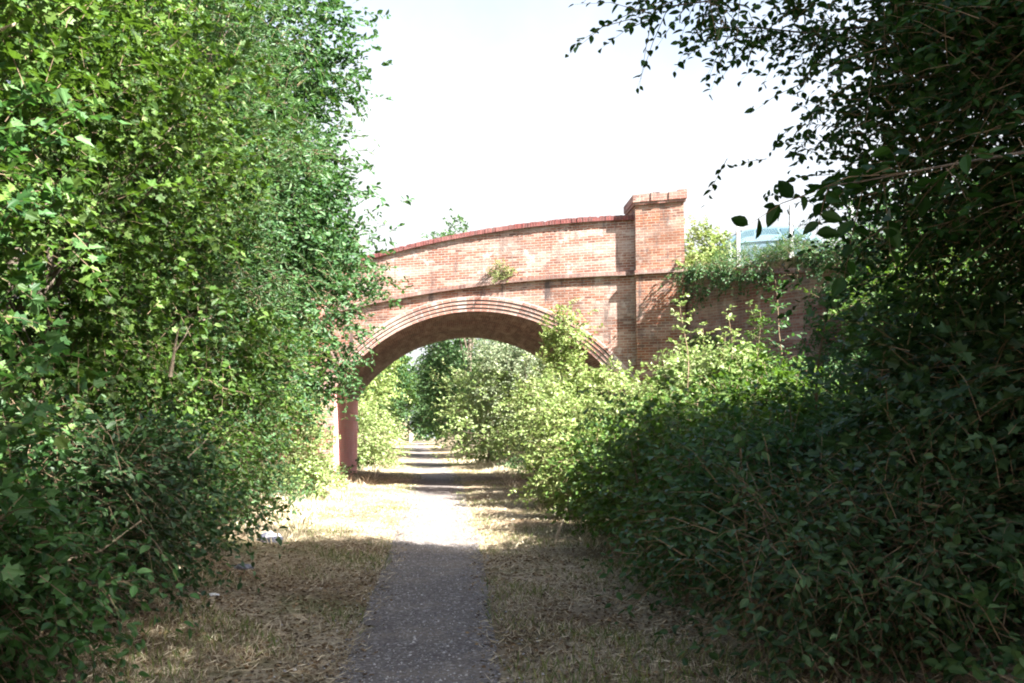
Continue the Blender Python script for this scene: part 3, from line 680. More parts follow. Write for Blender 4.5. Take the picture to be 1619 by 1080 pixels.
# brambles, nettles and saplings of the right verge
k = 0
for (x, y, w, h, leaf, lab) in [
    (2.75, 6.3, .85, 1.25, 'bramble', 'dark bramble bush at the lower right beside the near path'),
    (4.1, 6.6, 1.0, 1.6, 'bramble', 'dark bramble bush in the lower right corner of the photo'),
    (3.0, 8.4, .95, 1.35, 'ash', 'second bramble bush along the right verge, low and deep green'),
    (4.7, 8.6, 1.1, 1.2, 'dark', 'bramble bush rising against the foot of the dark right tree'),
    (3.2, 10.6, 1.0, 1.35, 'hawthorn', 'third bramble bush along the right verge, beside brown bare earth'),
    (4.9, 11.6, 1.1, .85, 'hawthorn', 'bramble bush on the right bank behind the verge brambles'),
    (3.4, 13.0, 1.0, 1.25, 'hawthorn', 'bramble bush on the right verge beside the pale broken stick'),
    (5.3, 14.2, 1.2, .95, 'hawthorn', 'green leafy bush on the right bank at the edge of the shade'),
    (3.5, 15.6, 1.05, 1.25, 'hawthorn', 'bush on the right verge just past the pale broken stick'),
    (7.6, 14.2, 1.2, .8, 'hawthorn', 'leafy bush high on the right bank left of the dark tree'),
    (3.6, 18.4, 1.1, 1.5, 'sunny', 'right verge bush where the shade ends, sunlit only on top'),
    (5.4, 17.6, 1.2, 1.3, 'sunny', 'yellow green bush behind the verge bush where the shade ends'),
    (7.4, 18.8, 1.2, .55, 'ash', 'low green bush on the right bank in front of the wing wall'),
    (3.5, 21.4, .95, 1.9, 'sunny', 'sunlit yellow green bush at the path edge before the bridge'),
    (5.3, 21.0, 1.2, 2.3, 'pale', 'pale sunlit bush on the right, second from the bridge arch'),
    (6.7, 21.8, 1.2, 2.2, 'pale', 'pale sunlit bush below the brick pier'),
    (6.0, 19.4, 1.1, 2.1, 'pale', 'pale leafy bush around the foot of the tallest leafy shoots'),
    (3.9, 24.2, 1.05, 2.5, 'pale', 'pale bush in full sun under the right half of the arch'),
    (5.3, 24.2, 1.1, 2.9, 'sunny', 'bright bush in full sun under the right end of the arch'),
    ]:
    bramble('bramble_bush' if 'bramble' in lab.split(' bush')[0] else 'verge_bush', lab, 'bush', (x, y), w, h, leaf=leaf, seed=60 + k, clumps=int(120 + 60 * w), size=((.062, .095, .075, .088)[k % 4] if y < 14 else .085), kind=('ovate', 'lobed', 'ovate', 'ovate', 'lobed')[k % 5], per=7 if y < 16 else 8,
            droop=.4, L=.5 if leaf == 'bramble' else .42); k += 1
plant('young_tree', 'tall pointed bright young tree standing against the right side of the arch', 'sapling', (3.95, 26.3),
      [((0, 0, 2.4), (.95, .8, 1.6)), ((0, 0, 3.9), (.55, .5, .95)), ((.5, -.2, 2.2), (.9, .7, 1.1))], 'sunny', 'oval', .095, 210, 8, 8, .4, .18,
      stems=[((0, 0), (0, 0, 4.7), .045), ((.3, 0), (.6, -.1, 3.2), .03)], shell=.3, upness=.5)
def shoot(label, x, y, h, leaf, seed, n=26):
    rng = np.random.default_rng(seed); root = tag(empty('tall_shoot', (x, y, gz(x, y))), label, 'plant')
    zz = np.linspace(.25 * h, h, n); le = rng.uniform(-.09, .09, 2); zz = zz + rng.normal(0, .03, n); p = np.stack([le[0] * zz ** 1.5 + .05 * np.sin(zz * 3), le[1] * zz ** 1.5 + .05 * np.cos(zz * 2), zz], 1)
    a = np.arange(n) * 2.4; d = nrm(np.stack([np.cos(a), np.sin(a), np.full(n, .6)], 1))
    L = (.16 + .42 * np.clip(1 - zz / h, 0, 1) ** .7) * rng.uniform(.5, 1.4, n)
    link('foliage', sprays_mesh('foliage', rng, p, d, L, 7, .085, 'oval', [G[leaf], M['twig']], .2, .6), root)
    mb = MB(); mb.tube([(0, 0, -.1), *[tuple(q) for q in p[::5]], tuple(p[-1])], list(np.linspace(.02, .005, 2 + len(p[::5]))), 5); mb.build('stem', M['twig'], root, True)
shoot('tallest leafy shoot standing up in front of the shaded wing wall', 5.15, 18.2, 3.75, 'pale', 1, 40)
shoot('leafy shoot right of the tallest one, in front of the wing wall', 6.1, 18.4, 3.0, 'pale', 2, 32)
shoot('dark upright shoot among the pale bushes under the pier', 6.35, 16.4, 2.6, 'ash', 3, 28)
shoot('short bright shoot with two pale leaf tufts over the verge brambles', 2.95, 12.2, 1.35, 'pale', 4, 10)

for i_, (x_, y_, h_, lf_, lab_) in enumerate([
    (2.45, 7.4, 1.5, 'bramble', 'upright nettle at the front of the lower right brambles'), (3.6, 7.6, 2.0, 'bramble', 'tall nettle between the two lower right bramble bushes'),
    (2.6, 9.5, 1.6, 'bramble', 'upright nettle between the second and third bramble bushes on the right'), (4.0, 9.8, 2.2, 'bramble', 'tall dark nettle in front of the foot of the dark right tree'),
    (2.7, 11.7, 1.5, 'dark', 'nettle beside the brown earth on the right, near the pale broken stick'), (4.4, 13.2, 1.4, 'ash', 'tall nettle above the shaded right bank brambles'),
    (3.0, 16.9, 1.9, 'ash', 'nettle at the right path edge where shade meets sun'), (4.6, 16.0, 2.0, 'ash', 'tall nettle half in sun on the right bank'),
    (4.4, 19.6, 2.4, 'pale', 'sunlit nettle between the pale bushes on the right'), (4.9, 23.0, 3.3, 'sunny', 'tall sunlit shoot in front of the right end of the arch'),
    (6.3, 23.4, 3.2, 'pale', 'tall pale shoot directly under the brick pier'),
    (5.6, 18.9, 2.9, 'sunny', 'sunlit shoot just left of the tallest leafy shoot'), (6.7, 19.0, 2.7, 'hawthorn', 'mid green shoot in front of the middle of the wing wall'),
    (7.3, 19.9, 2.6, 'pale', 'pale shoot low in front of the wing wall by the dark tree'), (4.3, 17.2, 2.3, 'sunny', 'sunny shoot over the yellow green bush on the right bank'), (5.9, 20.6, 3.1, 'sunny', 'bright shoot between the pale bushes below the pier')]):
    shoot(lab_, x_, y_, h_, 'dark' if lf_ == 'bramble' else lf_, 40 + i_, int(10 + 9 * h_))
plant('bank_bush', 'leafy bush covering the far end of the wing wall beside the dark tree', 'bush', (10.5, 18.8),
      [((0, 0, .9), (1.9, 1.5, 1.2)), ((.9, -.4, 1.5), (1.4, 1.4, 1.1))], 'ash', 'oval', .09, 300, 8, 8, .45, .28)
def wallp(s, z, o=0.0): q = W0 + WD * s; return (q.x - wn.x * o, q.y - wn.y * o, z)
def trailing(name, label, cat, s0, s1, z0, drop, clumps, leaf, seed, size=.075):
    rng = np.random.default_rng(seed); q = wallp(s0, z0); root = tag(empty(name, q), label, cat)
    n = clumps * 7; s = np.repeat(rng.uniform(s0, s1, clumps), 7) + rng.normal(0, .12, n); z = z0 - np.repeat(rng.uniform(0, 1, clumps) ** 1.6, 7) * drop + rng.normal(0, .1, n)
    P = np.array([wallp(a, b, .1 + .12 * abs(rng.normal())) for a, b in zip(s, z)]) - np.array(q)
    d = nrm(np.stack([rng.normal(-.35, .4, n), rng.normal(-.5, .4, n), rng.normal(-.6, .4, n)], 1))
    link('foliage', sprays_mesh('foliage', rng, P, d, rng.uniform(.15, .4, n), 7, size, 'oval', [G[leaf], M['twig']], .5, .3), root)
trailing('trailing_ivy', 'trailing ivy hanging over the top of the shaded wing wall', 'ivy', 1.0, 3.2, 5.95, .6, 26, 'ash', 1)
trailing('trailing_ivy', 'ivy patch clinging low on the wing wall right of the pier', 'ivy', .3, 1.6, 4.2, 1.4, 30, 'sunny', 2)
trailing('trailing_ivy', 'thick ivy curtain hanging down the wing wall beside the dark tree', 'ivy', 4.0, 7.8, 6.0, 3.6, 150, 'ash', 3)
plant('wall_bush', 'yellow green bush on top of the wing wall next to the pier', 'bush', (8.05, 26.9),
      [((0, 0, .6), (.7, .5, .8)), ((.35, .1, .4), (.45, .4, .6)), ((-.4, -.5, .1), (.4, .4, .5))], 'sunny', 'oval', .085, 150, 8, 8, .28, .16, z=5.9,
      stems=[((0, 0), (0, 0, 1.0), .02), ((1, .2), (1.0, .3, 1.0), .02)], trunk_name='stems')
plant('wall_bush', 'dull green scrub on top of the wing wall below the blue car', 'bush', (8.75, 25.0),
      [((0, 0, .1), (.7, .6, .25)), ((.5, -1.4, .15), (.6, .8, .3)), ((-.5, .9, .1), (.5, .5, .25))], 'willow', 'narrow', .085, 170, 8, 8, .28, .14, z=5.9,
      stems=[((0, 0), (0, 0, .4), .015), ((.5, -1.4), (.5, -1.4, .5), .015)], trunk_name='stems')

wq = B(1.04, -.06, 6.02)
plant('wall_weed', 'small yellow green weed growing out of the string course above the arch', 'plant', (wq.x, wq.y), [((0, 0, .28), (.34, .12, .26)), ((.2, 0, .15), (.25, .1, .15))], 'sunny', 'narrow', .08, 26, 6, 6, .16, .06, z=wq.z,
      stems=[((0, 0), (0, -.02, .4), .008)], trunk_name='stems')
trailing('trailing_ivy', 'few ivy sprays at the corner where the wing wall meets the pier', 'ivy', .05, .9, 6.1, 1.1, 16, 'ash', 9)
# ---- beyond the bridge
far_specs = [
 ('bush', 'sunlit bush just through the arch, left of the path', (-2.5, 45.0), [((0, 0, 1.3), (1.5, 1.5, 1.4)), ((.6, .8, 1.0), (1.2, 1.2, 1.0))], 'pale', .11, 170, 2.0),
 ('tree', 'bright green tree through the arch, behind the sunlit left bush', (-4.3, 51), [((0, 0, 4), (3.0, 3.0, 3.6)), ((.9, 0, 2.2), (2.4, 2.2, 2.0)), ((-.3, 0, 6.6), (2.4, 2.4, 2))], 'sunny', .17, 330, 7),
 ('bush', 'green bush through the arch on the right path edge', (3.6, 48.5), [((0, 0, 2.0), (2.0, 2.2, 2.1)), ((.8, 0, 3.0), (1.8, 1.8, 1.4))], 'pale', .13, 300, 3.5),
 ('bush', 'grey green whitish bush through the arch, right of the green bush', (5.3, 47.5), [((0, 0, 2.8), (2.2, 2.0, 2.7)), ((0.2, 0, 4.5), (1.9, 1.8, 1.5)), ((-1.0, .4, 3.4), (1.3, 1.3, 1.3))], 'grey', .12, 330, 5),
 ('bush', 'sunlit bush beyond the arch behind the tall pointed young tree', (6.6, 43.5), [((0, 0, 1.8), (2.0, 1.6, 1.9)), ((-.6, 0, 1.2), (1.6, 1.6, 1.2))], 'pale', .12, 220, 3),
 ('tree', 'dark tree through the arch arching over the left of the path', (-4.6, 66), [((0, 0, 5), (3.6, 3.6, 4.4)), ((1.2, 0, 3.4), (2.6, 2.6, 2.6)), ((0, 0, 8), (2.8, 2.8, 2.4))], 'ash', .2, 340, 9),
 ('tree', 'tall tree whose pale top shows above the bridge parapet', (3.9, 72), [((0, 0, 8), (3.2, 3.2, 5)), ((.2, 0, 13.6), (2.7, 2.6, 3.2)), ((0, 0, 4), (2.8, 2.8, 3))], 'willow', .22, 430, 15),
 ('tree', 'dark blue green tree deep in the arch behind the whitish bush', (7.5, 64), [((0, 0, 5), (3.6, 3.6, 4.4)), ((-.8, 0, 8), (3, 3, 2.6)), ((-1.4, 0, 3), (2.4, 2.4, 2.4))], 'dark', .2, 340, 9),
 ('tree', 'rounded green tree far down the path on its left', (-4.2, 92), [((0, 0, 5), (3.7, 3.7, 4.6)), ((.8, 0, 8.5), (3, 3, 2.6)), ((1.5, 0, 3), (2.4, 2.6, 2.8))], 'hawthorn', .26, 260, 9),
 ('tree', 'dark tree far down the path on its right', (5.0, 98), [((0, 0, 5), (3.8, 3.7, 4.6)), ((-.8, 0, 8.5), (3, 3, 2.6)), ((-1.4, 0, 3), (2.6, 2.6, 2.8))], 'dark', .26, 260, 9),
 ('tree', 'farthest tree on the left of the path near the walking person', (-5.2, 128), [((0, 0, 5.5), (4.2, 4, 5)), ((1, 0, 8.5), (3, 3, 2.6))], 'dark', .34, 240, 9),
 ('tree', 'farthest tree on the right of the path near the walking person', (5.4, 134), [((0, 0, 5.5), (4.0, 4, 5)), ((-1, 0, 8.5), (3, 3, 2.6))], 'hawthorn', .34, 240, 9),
]
FAR = {}
for i, (cat, lab, (x, y), blobs, leaf, size, clumps, hh) in enumerate(far_specs):
    rng = np.random.default_rng(300 + i)
    FAR[i] = plant('far_' + cat if False else ('roadside_' + cat if cat == 'bush' else 'woodland_tree'), lab, cat, (x, y), blobs, leaf, 'quad', size, clumps, 8, 7, .35 + size * 1.6, .25 + size, rng=rng,
                   stems=[((0, 0), (blobs[0][0][0], 0, hh), .03 + .016 * hh)], nlimb=10, trunk_name='trunk' if cat == 'tree' else 'stems')
for (src, x, y, rz, s, lab) in [
    (10, -1.0, 192, .4, 1.15, 'tree closing the end of the path behind the walking person'), (11, 4.5, 196, 1.3, 1.1, 'tree closing the end of the path, right of the walking person'),
    (10, -6.5, 168, 2.0, 1.0, 'dark tree at the far left end of the path'), (11, 7.0, 165, 3.0, 1.0, 'green tree at the far right end of the path'),
    (9, 10.5, 84, 2.0, 1.15, 'dark tree high on the right bank beyond the bridge'), (8, -9.0, 78, 1.0, 1.1, 'rounded tree high on the left bank beyond the bridge'),
    (5, -9.0, 56, 2.5, 1.0, 'dark tree on the left bank close behind the bridge'), (7, 11.5, 56, 1.2, .62, 'dark tree on the right bank close behind the bridge')]:
    copy_tree(FAR[src], (x, y, gz(x, y)), rz, s, lab)

# ---- fence with concrete posts and sagging chain link on top of the wing wall
fence = tag(empty('wire_fence', (9.2, 27.2, 5.9)), 'sagging chain link fence on grey concrete posts above the wing wall', 'fence')
pp = [(8.3, 27.2), (8.75, 26.1), (9.41, 24.0), (10.1, 21.9), (10.8, 19.8)]
for i, (x, y) in enumerate(pp[1:]):
    mb = MB(); w = .055; hh = 1.5 if i else 1.4; lean = [.02, .06, -.04, .03][i]
    x -= 9.2; y -= 27.2
    b = [(x - w, y - w, -.3), (x + w, y - w, -.3), (x + w, y + w, -.3), (x - w, y + w, -.3)]; t = [(q[0] * 1 + lean + (x - q[0]) * .25, q[1] + (y - q[1]) * .25, hh) for q in b]
    ap = (x + lean + .05, y, hh + .06)
    for j in range(4):
        mb.poly([b[j], b[(j + 1) % 4], t[(j + 1) % 4], t[j]]); mb.poly([t[j], t[(j + 1) % 4], ap])
    mb.build('post', M['concrete'], fence)
mb = MB()
for i in range(len(pp) - 1):
    (x0, y0), (x1, y1) = pp[i], pp[i + 1]; x0 -= 9.2; x1 -= 9.2; y0 -= 27.2; y1 -= 27.2
    n = 24
    def P(u, v):
        hgt = (1.25 - .22 * math.sin(math.pi * u)) if i else (.25 + 1.0 * u ** .7)
        return (x0 + (x1 - x0) * u, y0 + (y1 - y0) * u + .05 * math.sin(5 * u + v), .05 + hgt * v)
    for k_ in range(-n, n + 1):
        for sg in (1, -1):
            pts = []
            for j in range(9):
                v = j / 8; u = (k_ + sg * v * 8) / n
                if 0 <= u <= 1: pts.append(P(u, v))
            if len(pts) > 2: mb.tube(pts, [.0025] * len(pts), 3, cap=False)
    for v in (.05, .5, 1.0):
        mb.tube([P(u, v) for u in np.linspace(0, 1, 9)], [.004] * 9, 4, cap=False)
mb.build('chain_link', M['wire'], fence)

# ---- pale blue car on the road behind the fence
car = tag(empty('parked_car', (9.75, 27.3, 5.95), -TH), 'pale blue car on the road above the wing wall, mostly hidden by leaves', 'car')
def loft(name, prof, m, parent, closed=True):
    """prof: list of (x, z_low, z_high, half width low, half width high)"""
    mb = MB(); R = []
    for x, zl, zh, wl, wh in prof:
        zm = zl * .45 + zh * .55
        R.append([(x, -wl * .92, zl), (x, -wl, zl + (zh - zl) * .2), (x, -(wl * .5 + wh * .5) * 1.0, zm), (x, -wh, zh - .05 * (zh - zl)), (x, -wh * .88, zh),
                  (x, wh * .88, zh), (x, wh, zh - .05 * (zh - zl)), (x, (wl * .5 + wh * .5), zm), (x, wl, zl + (zh - zl) * .2), (x, wl * .92, zl)])
    for a, b in zip(R[:-1], R[1:]):
        for i in range(10): mb.poly([a[i], a[(i + 1) % 10], b[(i + 1) % 10], b[i]])
    mb.poly(R[0]); mb.poly(R[-1][::-1])
    return mb.build(name, m, parent)
body = loft('body', [(-2.0, .38, .62, .70, .66), (-1.93, .26, .74, .78, .74), (-1.4, .22, .86, .82, .78), (-.85, .2, .93, .83, .79), (.6, .2, .96, .83, .79), (1.5, .22, .96, .82, .77), (1.93, .28, .90, .79, .72), (2.0, .4, .8, .72, .66)], M['car_paint'], car)
cab = loft('cabin', [(-1.05, .90, .93, .76, .74), (-.62, .9, 1.24, .77, .65), (-.25, .9, 1.44, .77, .58), (.35, .9, 1.48, .77, .57), (1.0, .9, 1.44, .77, .57), (1.45, .9, 1.24, .76, .62), (1.78, .9, .95, .74, .70)], M['car_paint'], car)
for sg in (-1, 1):
    for q in ([(-.82, .98), (-.28, 1.36), (-.02, 1.38), (-.02, .98)], [(.04, .98), (.04, 1.385), (.6, 1.385), (.74, .98)], [(.8, .98), (.68, 1.37), (1.05, 1.35), (1.4, 1.0)]):
        mb = MB()
        def W(x, z, o): yy = .77 - (z - .9) / .56 * .195 + o; return (x, sg * yy, z)
        f = [W(x, z, .012) for x, z in q]; bk = [W(x, z, -.03) for x, z in q]
        if sg > 0: f = f[::-1]; bk = bk[::-1]
        mb.poly(f); mb.poly(bk[::-1])
        for i in range(4): mb.poly([f[i], bk[i], bk[(i + 1) % 4], f[(i + 1) % 4]])
        mb.build('side_window', M['glass'], car)
    mb = MB(); mb.box(-1.98, -1.86, sg * .62 - .1, sg * .62 + .1, .58, .72); mb.build('headlight', M['lamp_glass'], car)
    for xw in (-1.28, 1.25):
        mb = MB(); mb.tube([(xw, sg * .66, .3), (xw, sg * .84, .3)], [.3, .3], 20); wq = mb.build('wheel', M['rubber'], car)
        mb = MB(); mb.tube([(xw, sg * .80, .3), (xw, sg * .848, .3)], [.19, .17], 16); mb.build('rim', M['rim'], wq)
mb = MB(); f = [(-1.0, -.66, .96), (-1.0, .66, .96), (-.36, .52, 1.40), (-.36, -.52, 1.40)]
mb.poly([(x - .03, y, z + .02) for x, y, z in f][::-1]); mb.build('windscreen', M['glass'], car)

# ---- person far down the path
pd = tag(empty('person', (-.42, 150, gz(-.42, 150))), 'distant person in pale clothes walking at the far end of the path', 'person')
def skin(name, pts, edges, radii, m, parent, root=0, sub=1):
    me = bpy.data.meshes.new(name); me.from_pydata(pts, edges, []); o = link(name, me, parent)
    md = o.modifiers.new('Skin', 'SKIN'); md.use_smooth_shade = True
    for i, v in enumerate(me.skin_vertices[0].data):
        v.radius = (radii[i], radii[i]) if not isinstance(radii[i], tuple) else radii[i]; v.use_root = (i == root)
    s = o.modifiers.new('Sub', 'SUBSURF'); s.levels = s.render_levels = sub
    me.materials.append(m); return o
pts = [(0, 0, .92), (0, 0, 1.12), (0, 0, 1.36), (0, 0, 1.48), (0, -.01, 1.56), (0, -.01, 1.68), (-.19, 0, 1.38), (-.25, -.03, 1.1), (-.24, -.12, .86), (.19, 0, 1.38), (.25, .03, 1.1), (.23, .02, .84),
       (-.09, 0, .86), (-.1, -.10, .48), (-.1, -.05, .07), (-.1, -.17, .04), (.09, 0, .86), (.1, .08, .48), (.1, .20, .09), (.1, .1, .04)]
eds = [(0, 1), (1, 2), (2, 3), (3, 4), (4, 5), (2, 6), (6, 7), (7, 8), (2, 9), (9, 10), (10, 11), (0, 12), (12, 13), (13, 14), (14, 15), (0, 16), (16, 17), (17, 18), (18, 19)]
rad = [(.15, .11), (.14, .1), (.17, .11), .06, .085, .085, .065, .045, .035, .065, .045, .035, .09, .065, .045, .03, .09, .065, .045, .03]
skin('body', pts, eds, rad, M['skin'], pd)
skin('shirt', [(0, 0, .9), (0, 0, 1.12), (0, 0, 1.37), (0, 0, 1.46), (-.2, 0, 1.38), (-.245, -.02, 1.18), (.2, 0, 1.38), (.245, .02, 1.18)], [(0, 1), (1, 2), (2, 3), (2, 4), (4, 5), (2, 6), (6, 7)],
     [(.175, .13), (.16, .12), (.19, .13), .075, .08, .065, .08, .065], M['shirt'], pd)
skin('trousers', [(0, 0, .95), (-.09, 0, .86), (-.1, -.10, .48), (-.1, -.06, .12), (.09, 0, .86), (.1, .08, .48), (.1, .18, .14)], [(0, 1), (1, 2), (2, 3), (0, 4), (4, 5), (5, 6)], [(.165, .13), .1, .08, .065, .1, .08, .065], M['trousers'], pd)
skin('hair', [(0, 0.0, 1.68), (0, .03, 1.62)], [(0, 1)], [.095, .09], M['hair'], pd)

# ---- litter, sticks
def crumple(name, label, cat, loc, sx_, sy_, sz_, m, seed, m2=None):
    rng = np.random.default_rng(seed)
    import bmesh
    bm = bmesh.new(); bmesh.ops.create_icosphere(bm, subdivisions=4, radius=1)
    ks = rng.normal(0, 3.2, (14, 3)); ph = rng.uniform(0, 6, 14)
    for v in bm.verts:
        c = np.array(v.co); f = sum(abs(math.sin(float(c @ k_) + p_)) for k_, p_ in zip(ks, ph)) / 14
        r = .62 + .65 * f; v.co = Vector((c[0] * r * sx_, c[1] * r * sy_, max(c[2], -.35) * r * sz_ + .3 * sz_))
    me = bpy.data.meshes.new(name); 
    for f in bm.faces: f.material_index = 1 if (m2 and f.calc_center_median().z > .85 * sz_ and f.calc_center_median().x > -.2 * sx_) else 0
    bm.to_mesh(me); bm.free(); me.materials.append(m)
    if m2: me.materials.append(m2)
    o = link(name, me, None, (loc[0], loc[1], gz(*loc))); return tag(o, label, cat)
crumple('plastic_bag', 'dumped dark grey plastic bag with a white top at the hedge foot', 'bag', (-2.08, 15.0), .18, .14, .12, M['plastic_grey'], 3, M['plastic_white'])
crumple('litter_scrap', 'flat pale blue grey litter scrap on the left verge nearer than the bag', 'litter', (-2.05, 12.6), .12, .09, .05, M['plastic_grey'], 5)
crumple('litter_scrap', 'small white litter scrap on the dark earth of the left verge', 'litter', (-1.95, 10.2), .06, .045, .02, M['plastic_white'], 6)
def stick(label, pts, r, name='dead_branch', forks=2, seed=0):
    rng = random.Random(seed); mb = MB(); mb.tube(pts, [r * (1 - .7 * i / (len(pts) - 1)) for i in range(len(pts))], 6)
    for _ in range(forks):
        i = rng.randrange(1, len(pts) - 1); p_ = Vector(pts[i]); q_ = p_ + Vector((rng.uniform(-.2, .2), rng.uniform(-.2, .2), rng.uniform(.05, .25)))
        mb.tube([p_, (p_ + q_) / 2 + Vector((.02, 0, .02)), q_], [r * .5, r * .35, r * .15], 5)
    tag(mb.build(name, M['deadwood'], smooth=True), label, 'branch')
def gp(x, y, dz): return (x, y, gz(x, y) + dz)
stick('pale broken stick standing out of the bare earth on the right verge', [gp(2.05, 14.6, -.05), gp(2.1, 14.6, .16), gp(2.2, 14.65, .34), gp(2.24, 14.7, .52)], .03, seed=1)
stick('thin pale dead branch slanting through the left brambles', [gp(-2.9, 7.2, .5), gp(-2.55, 7.3, .62), gp(-2.2, 7.4, .78), gp(-1.95, 7.5, .98)], .016, seed=2)
stick('dead branch slanting up in the dark gap of the left hedge', [gp(-2.6, 9.2, 1.0), gp(-2.35, 9.3, 1.1), gp(-2.1, 9.4, 1.25), gp(-1.9, 9.5, 1.5)], .018, seed=3)
stick('thick pale broken branch poking out at the upper left edge', [(-3.0, 6.2, 3.9), (-2.75, 6.25, 4.05), (-2.5, 6.3, 4.2)], .03, seed=4, forks=1)
stick('upright pale snapped stem in the middle of the left hedge', [(-1.97, 8.3, 2.1), (-1.95, 8.32, 2.3), (-1.93, 8.35, 2.5)], .018, seed=5, forks=1)
stick('dry twig lying on the straw of the right verge near the viewer', [gp(1.75, 9.6, .06), gp(1.85, 9.3, .05), gp(2.0, 9.0, .03), gp(2.1, 8.7, .02)], .01, seed=6)

# ---- grass, leaf litter, gravel, ground ivy: nobody could count them
def scatter(n, dmin, dmax, y0, y1, rng, sides=(-1, 1), power=1.0):
    y = y0 * (y1 / y0) ** rng.uniform(0, 1, n)
    d = dmin + (dmax - dmin) * rng.uniform(0, 1, n) ** power
    x = path_x(y) + d * rng.choice(sides, n)
    return x, y
def blades(name, label, n, dmin, dmax, y0, y1, leaf, h, seed, thr=0.0, power=1.0):
    rng = np.random.default_rng(seed); x, y = scatter(n, dmin, dmax, y0, y1, rng, power=power)
    nz = np.sin(x * 2.1 + y * .7) + np.sin(y * 1.5 - x * 1.3) + .8 * np.sin(x * 5 + y * 3.3) + rng.normal(0, .5, n)
    k_ = nz > thr + np.interp(y, [6, 13, 17], [.35, .3, 0.0]) * (leaf == 'straw'); x, y = x[k_], y[k_]; n = len(x)
    pos = np.stack([x, y, ground_h(x, y) - .005], 1)
    d = nrm(np.stack([rng.normal(0, .55, n), rng.normal(0, .55, n), np.ones(n)], 1)); nn = nrm(rng.normal(0, 1, (n, 3)) + np.array([0, 0, .3]))
    sz = h * rng.uniform(.4, 1.3, n) * np.interp(y, [0, 10, 40], [1, 1, 1.25])
    v, f, s = leaf_geo(pos, d, nn, sz, 'blade')
    tag(link(name, np_mesh(name, v, f, s, G[leaf])), label, None, None, 'stuff')['category'] = 'grass'
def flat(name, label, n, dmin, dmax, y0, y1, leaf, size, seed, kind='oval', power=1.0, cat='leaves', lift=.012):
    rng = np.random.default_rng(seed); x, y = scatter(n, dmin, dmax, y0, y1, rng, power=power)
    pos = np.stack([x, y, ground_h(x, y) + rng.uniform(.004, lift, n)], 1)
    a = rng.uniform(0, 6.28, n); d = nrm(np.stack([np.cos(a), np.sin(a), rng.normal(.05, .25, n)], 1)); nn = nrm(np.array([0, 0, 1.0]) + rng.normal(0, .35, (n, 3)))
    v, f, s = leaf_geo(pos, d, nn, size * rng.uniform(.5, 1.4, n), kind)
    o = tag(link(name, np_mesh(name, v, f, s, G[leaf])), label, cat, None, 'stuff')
blades('dry_grass', 'dry straw coloured grass on both verges of the path', 90000, .62, 3.4, 4.5, 60, 'straw', .06, 1, -.4)
blades('green_grass', 'sparse short green grass in patches along the verges', 60000, .55, 3.6, 4.5, 60, 'grass', .09, 2, .7)
blades('tall_grass', 'longer dry grass at the foot of the hedges', 12000, 2.1, 3.8, 13, 60, 'straw', .2, 4, -.2)
flat('leaf_litter', 'brown fallen leaves strewn over the verges', 26000, .35, 3.2, 4.5, 40, 'litter', .036, 3)
flat('shade_dead_leaves', 'brown dead leaves kept to the near shade, darkening it by their colour', 14000, .6, 3.3, 4.5, 14.5, 'litter', .038, 13)  # extra leaves on the shaded near ground only; their brown deepens the shade
flat('straw_litter', 'broken straw lying flat on the verges and path edges', 26000, .45, 3.2, 4.5, 50, 'straw', .07, 5, kind='blade', lift=.03)
def ivy(name, label, n, dmin, dmax, y0, y1, leaf, seed, hmax):
    rng = np.random.default_rng(seed); x, y = scatter(n, dmin, dmax, y0, y1, rng)
    p = np.stack([x, y, ground_h(x, y) + rng.uniform(0, hmax, n) ** 1.0], 1)
    d = nrm(np.stack([rng.normal(0, .6, n), rng.normal(0, .6, n), np.full(n, .6)], 1))
    me = sprays_mesh(name, rng, p, d, rng.uniform(.15, .4, n), 6, .085, 'oval', [G[leaf], M['twig']], .3, .7)
    tag(link(name, me), label, 'ground cover', None, 'stuff')
ivy('undergrowth', 'low tangled undergrowth covering both banks below the bushes', 26000, 2.9, 11, 4.5, 60, 'dark', 7, .5)
rng = np.random.default_rng(9); n = 9000
y = 4.5 * (26 / 4.5) ** rng.uniform(0, 1, n); x = path_x(y) + rng.normal(0, .42, n)
r = np.where(rng.uniform(0, 1, n) < .12, rng.uniform(.008, .016, n), rng.uniform(.003, .009, n))
oc = np.array([(1, 0, 0), (0, 1, 0), (-1, 0, 0), (0, -1, 0), (0, 0, .7), (0, 0, -.7)], float); of = np.array([(0, 1, 4), (1, 2, 4), (2, 3, 4), (3, 0, 4), (1, 0, 5), (2, 1, 5), (3, 2, 5), (0, 3, 5)])
a = rng.uniform(0, 6.28, n); ca, sa = np.cos(a), np.sin(a)
q = oc[None] * (1 + rng.normal(0, .22, (n, 6, 1))); qx = q[..., 0] * ca[:, None] - q[..., 1] * sa[:, None]; qy = q[..., 0] * sa[:, None] + q[..., 1] * ca[:, None]
P_ = np.stack([qx, qy, q[..., 2]], -1) * r[:, None, None] + np.stack([x, y, ground_h(x, y) + .014], 1)[:, None]
m, nt, out = mat('stone'); g_ = N(nt, 'ShaderNodeNewGeometry')
p = N(nt, 'ShaderNodeBsdfPrincipled', Roughness=.85); nt.links.new(ramp(nt, g_.outputs['Random Per Island'], [(0, (.10, .095, .10)), (.7, (.24, .23, .23)), (1, (.5, .48, .46))]), p.inputs['Base Color'])
nt.links.new(p.outputs[0], out.inputs[0])
tag(link('gravel', np_mesh('gravel', P_.reshape(-1, 3), ((np.arange(n) * 6)[:, None] + of.ravel()[None]).ravel(), np.full(n * 8, 3), m)), 'small grey stones scattered on the cinder path', 'gravel', None, 'stuff')

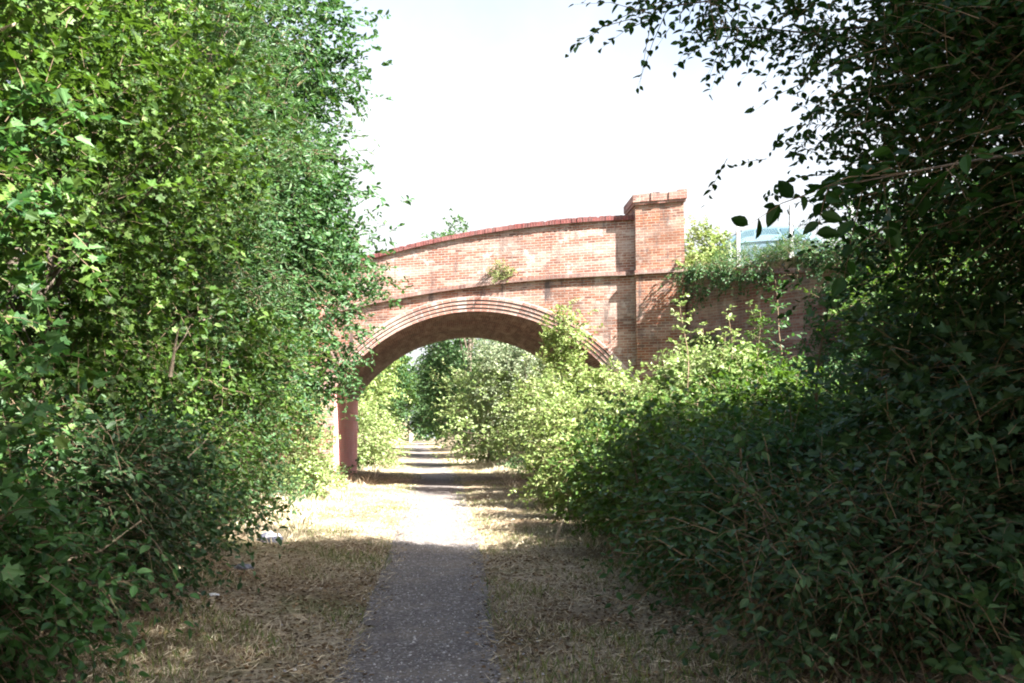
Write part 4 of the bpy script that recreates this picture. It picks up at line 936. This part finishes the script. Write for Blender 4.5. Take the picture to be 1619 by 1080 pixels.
# ------------------------------------------------------------------ light, sky, camera
SAZ = (0.733, -0.679); EL = math.radians(41)
sd = Vector((SAZ[0] * math.cos(EL), SAZ[1] * math.cos(EL), math.sin(EL))).normalized()
sun = bpy.data.lights.new('sun', 'SUN'); sun.energy = 5.0; sun.angle = math.radians(.53); sun.color = (1.0, .97, .92)
so = bpy.data.objects.new('sun', sun); COL.objects.link(so); so.rotation_euler = sd.to_track_quat('Z', 'Y').to_euler(); so.location = (20, -20, 40)
w = bpy.data.worlds.new('World'); sc.world = w; w.use_nodes = True
nt = w.node_tree; bg = nt.nodes['Background']
sky = nt.nodes.new('ShaderNodeTexSky'); sky.sky_type = 'NISHITA'; sky.sun_disc = False
sky.sun_elevation = EL; sky.sun_rotation = math.atan2(sd.x, sd.y); sky.dust_density = 4.0; sky.air_density = 1.0; sky.ozone_density = 1.0
tcw = N(nt, 'ShaderNodeTexCoord'); sz_ = N(nt, 'ShaderNodeSeparateXYZ'); nt.links.new(tcw.outputs['Generated'], sz_.inputs[0])
cn = noise(nt, tcw.outputs['Generated'], 2.6, 6, 0.55)
cm = N(nt, 'ShaderNodeMath', operation='MULTIPLY_ADD'); nt.links.new(cn, cm.inputs[0]); cm.inputs[1].default_value = .55; nt.links.new(sz_.outputs[2], cm.inputs[2])
cover = ramp(nt, cm.outputs[0], [(0.50, 1.0), (0.86, 0.0)])      # bright thin cloud, thick near the horizon and breaking up overhead
skycol = mixc(nt, cover, sky.outputs[0], (2.75, 2.85, 2.95))
nt.links.new(skycol, bg.inputs[0]); bg.inputs[1].default_value = .054

f_px, horizon, vpx = 1574.0, 685.0, 655.0
yaw = math.atan((809.5 - vpx) / f_px); pit = math.atan((horizon - 540) / f_px * math.cos(yaw))
Fv = Vector((math.sin(yaw) * math.cos(pit), math.cos(yaw) * math.cos(pit), math.sin(pit))); Rv = Vector((math.cos(yaw), -math.sin(yaw), 0)); Uv = Rv.cross(Fv)
cam = bpy.data.cameras.new('camera'); cam.sensor_width = 36; cam.lens = f_px / 1619 * 36; cam.clip_end = 1000; cam.clip_start = .05
co = bpy.data.objects.new('camera', cam); COL.objects.link(co)
co.matrix_world = Matrix(((Rv.x, Uv.x, -Fv.x, 0), (Rv.y, Uv.y, -Fv.y, 0), (Rv.z, Uv.z, -Fv.z, H_EYE), (0, 0, 0, 1)))
sc.camera = co
sc.view_settings.view_transform = 'Standard'; sc.view_settings.look = 'None'; sc.view_settings.gamma = 1; sc.view_settings.exposure = 3.08
sc.cycles.filter_width = 2.0; sc.cycles.max_bounces = 6; sc.cycles.diffuse_bounces = 3; sc.cycles.transmission_bounces = 3; sc.cycles.transparent_max_bounces = 8; sc.cycles.glossy_bounces = 2
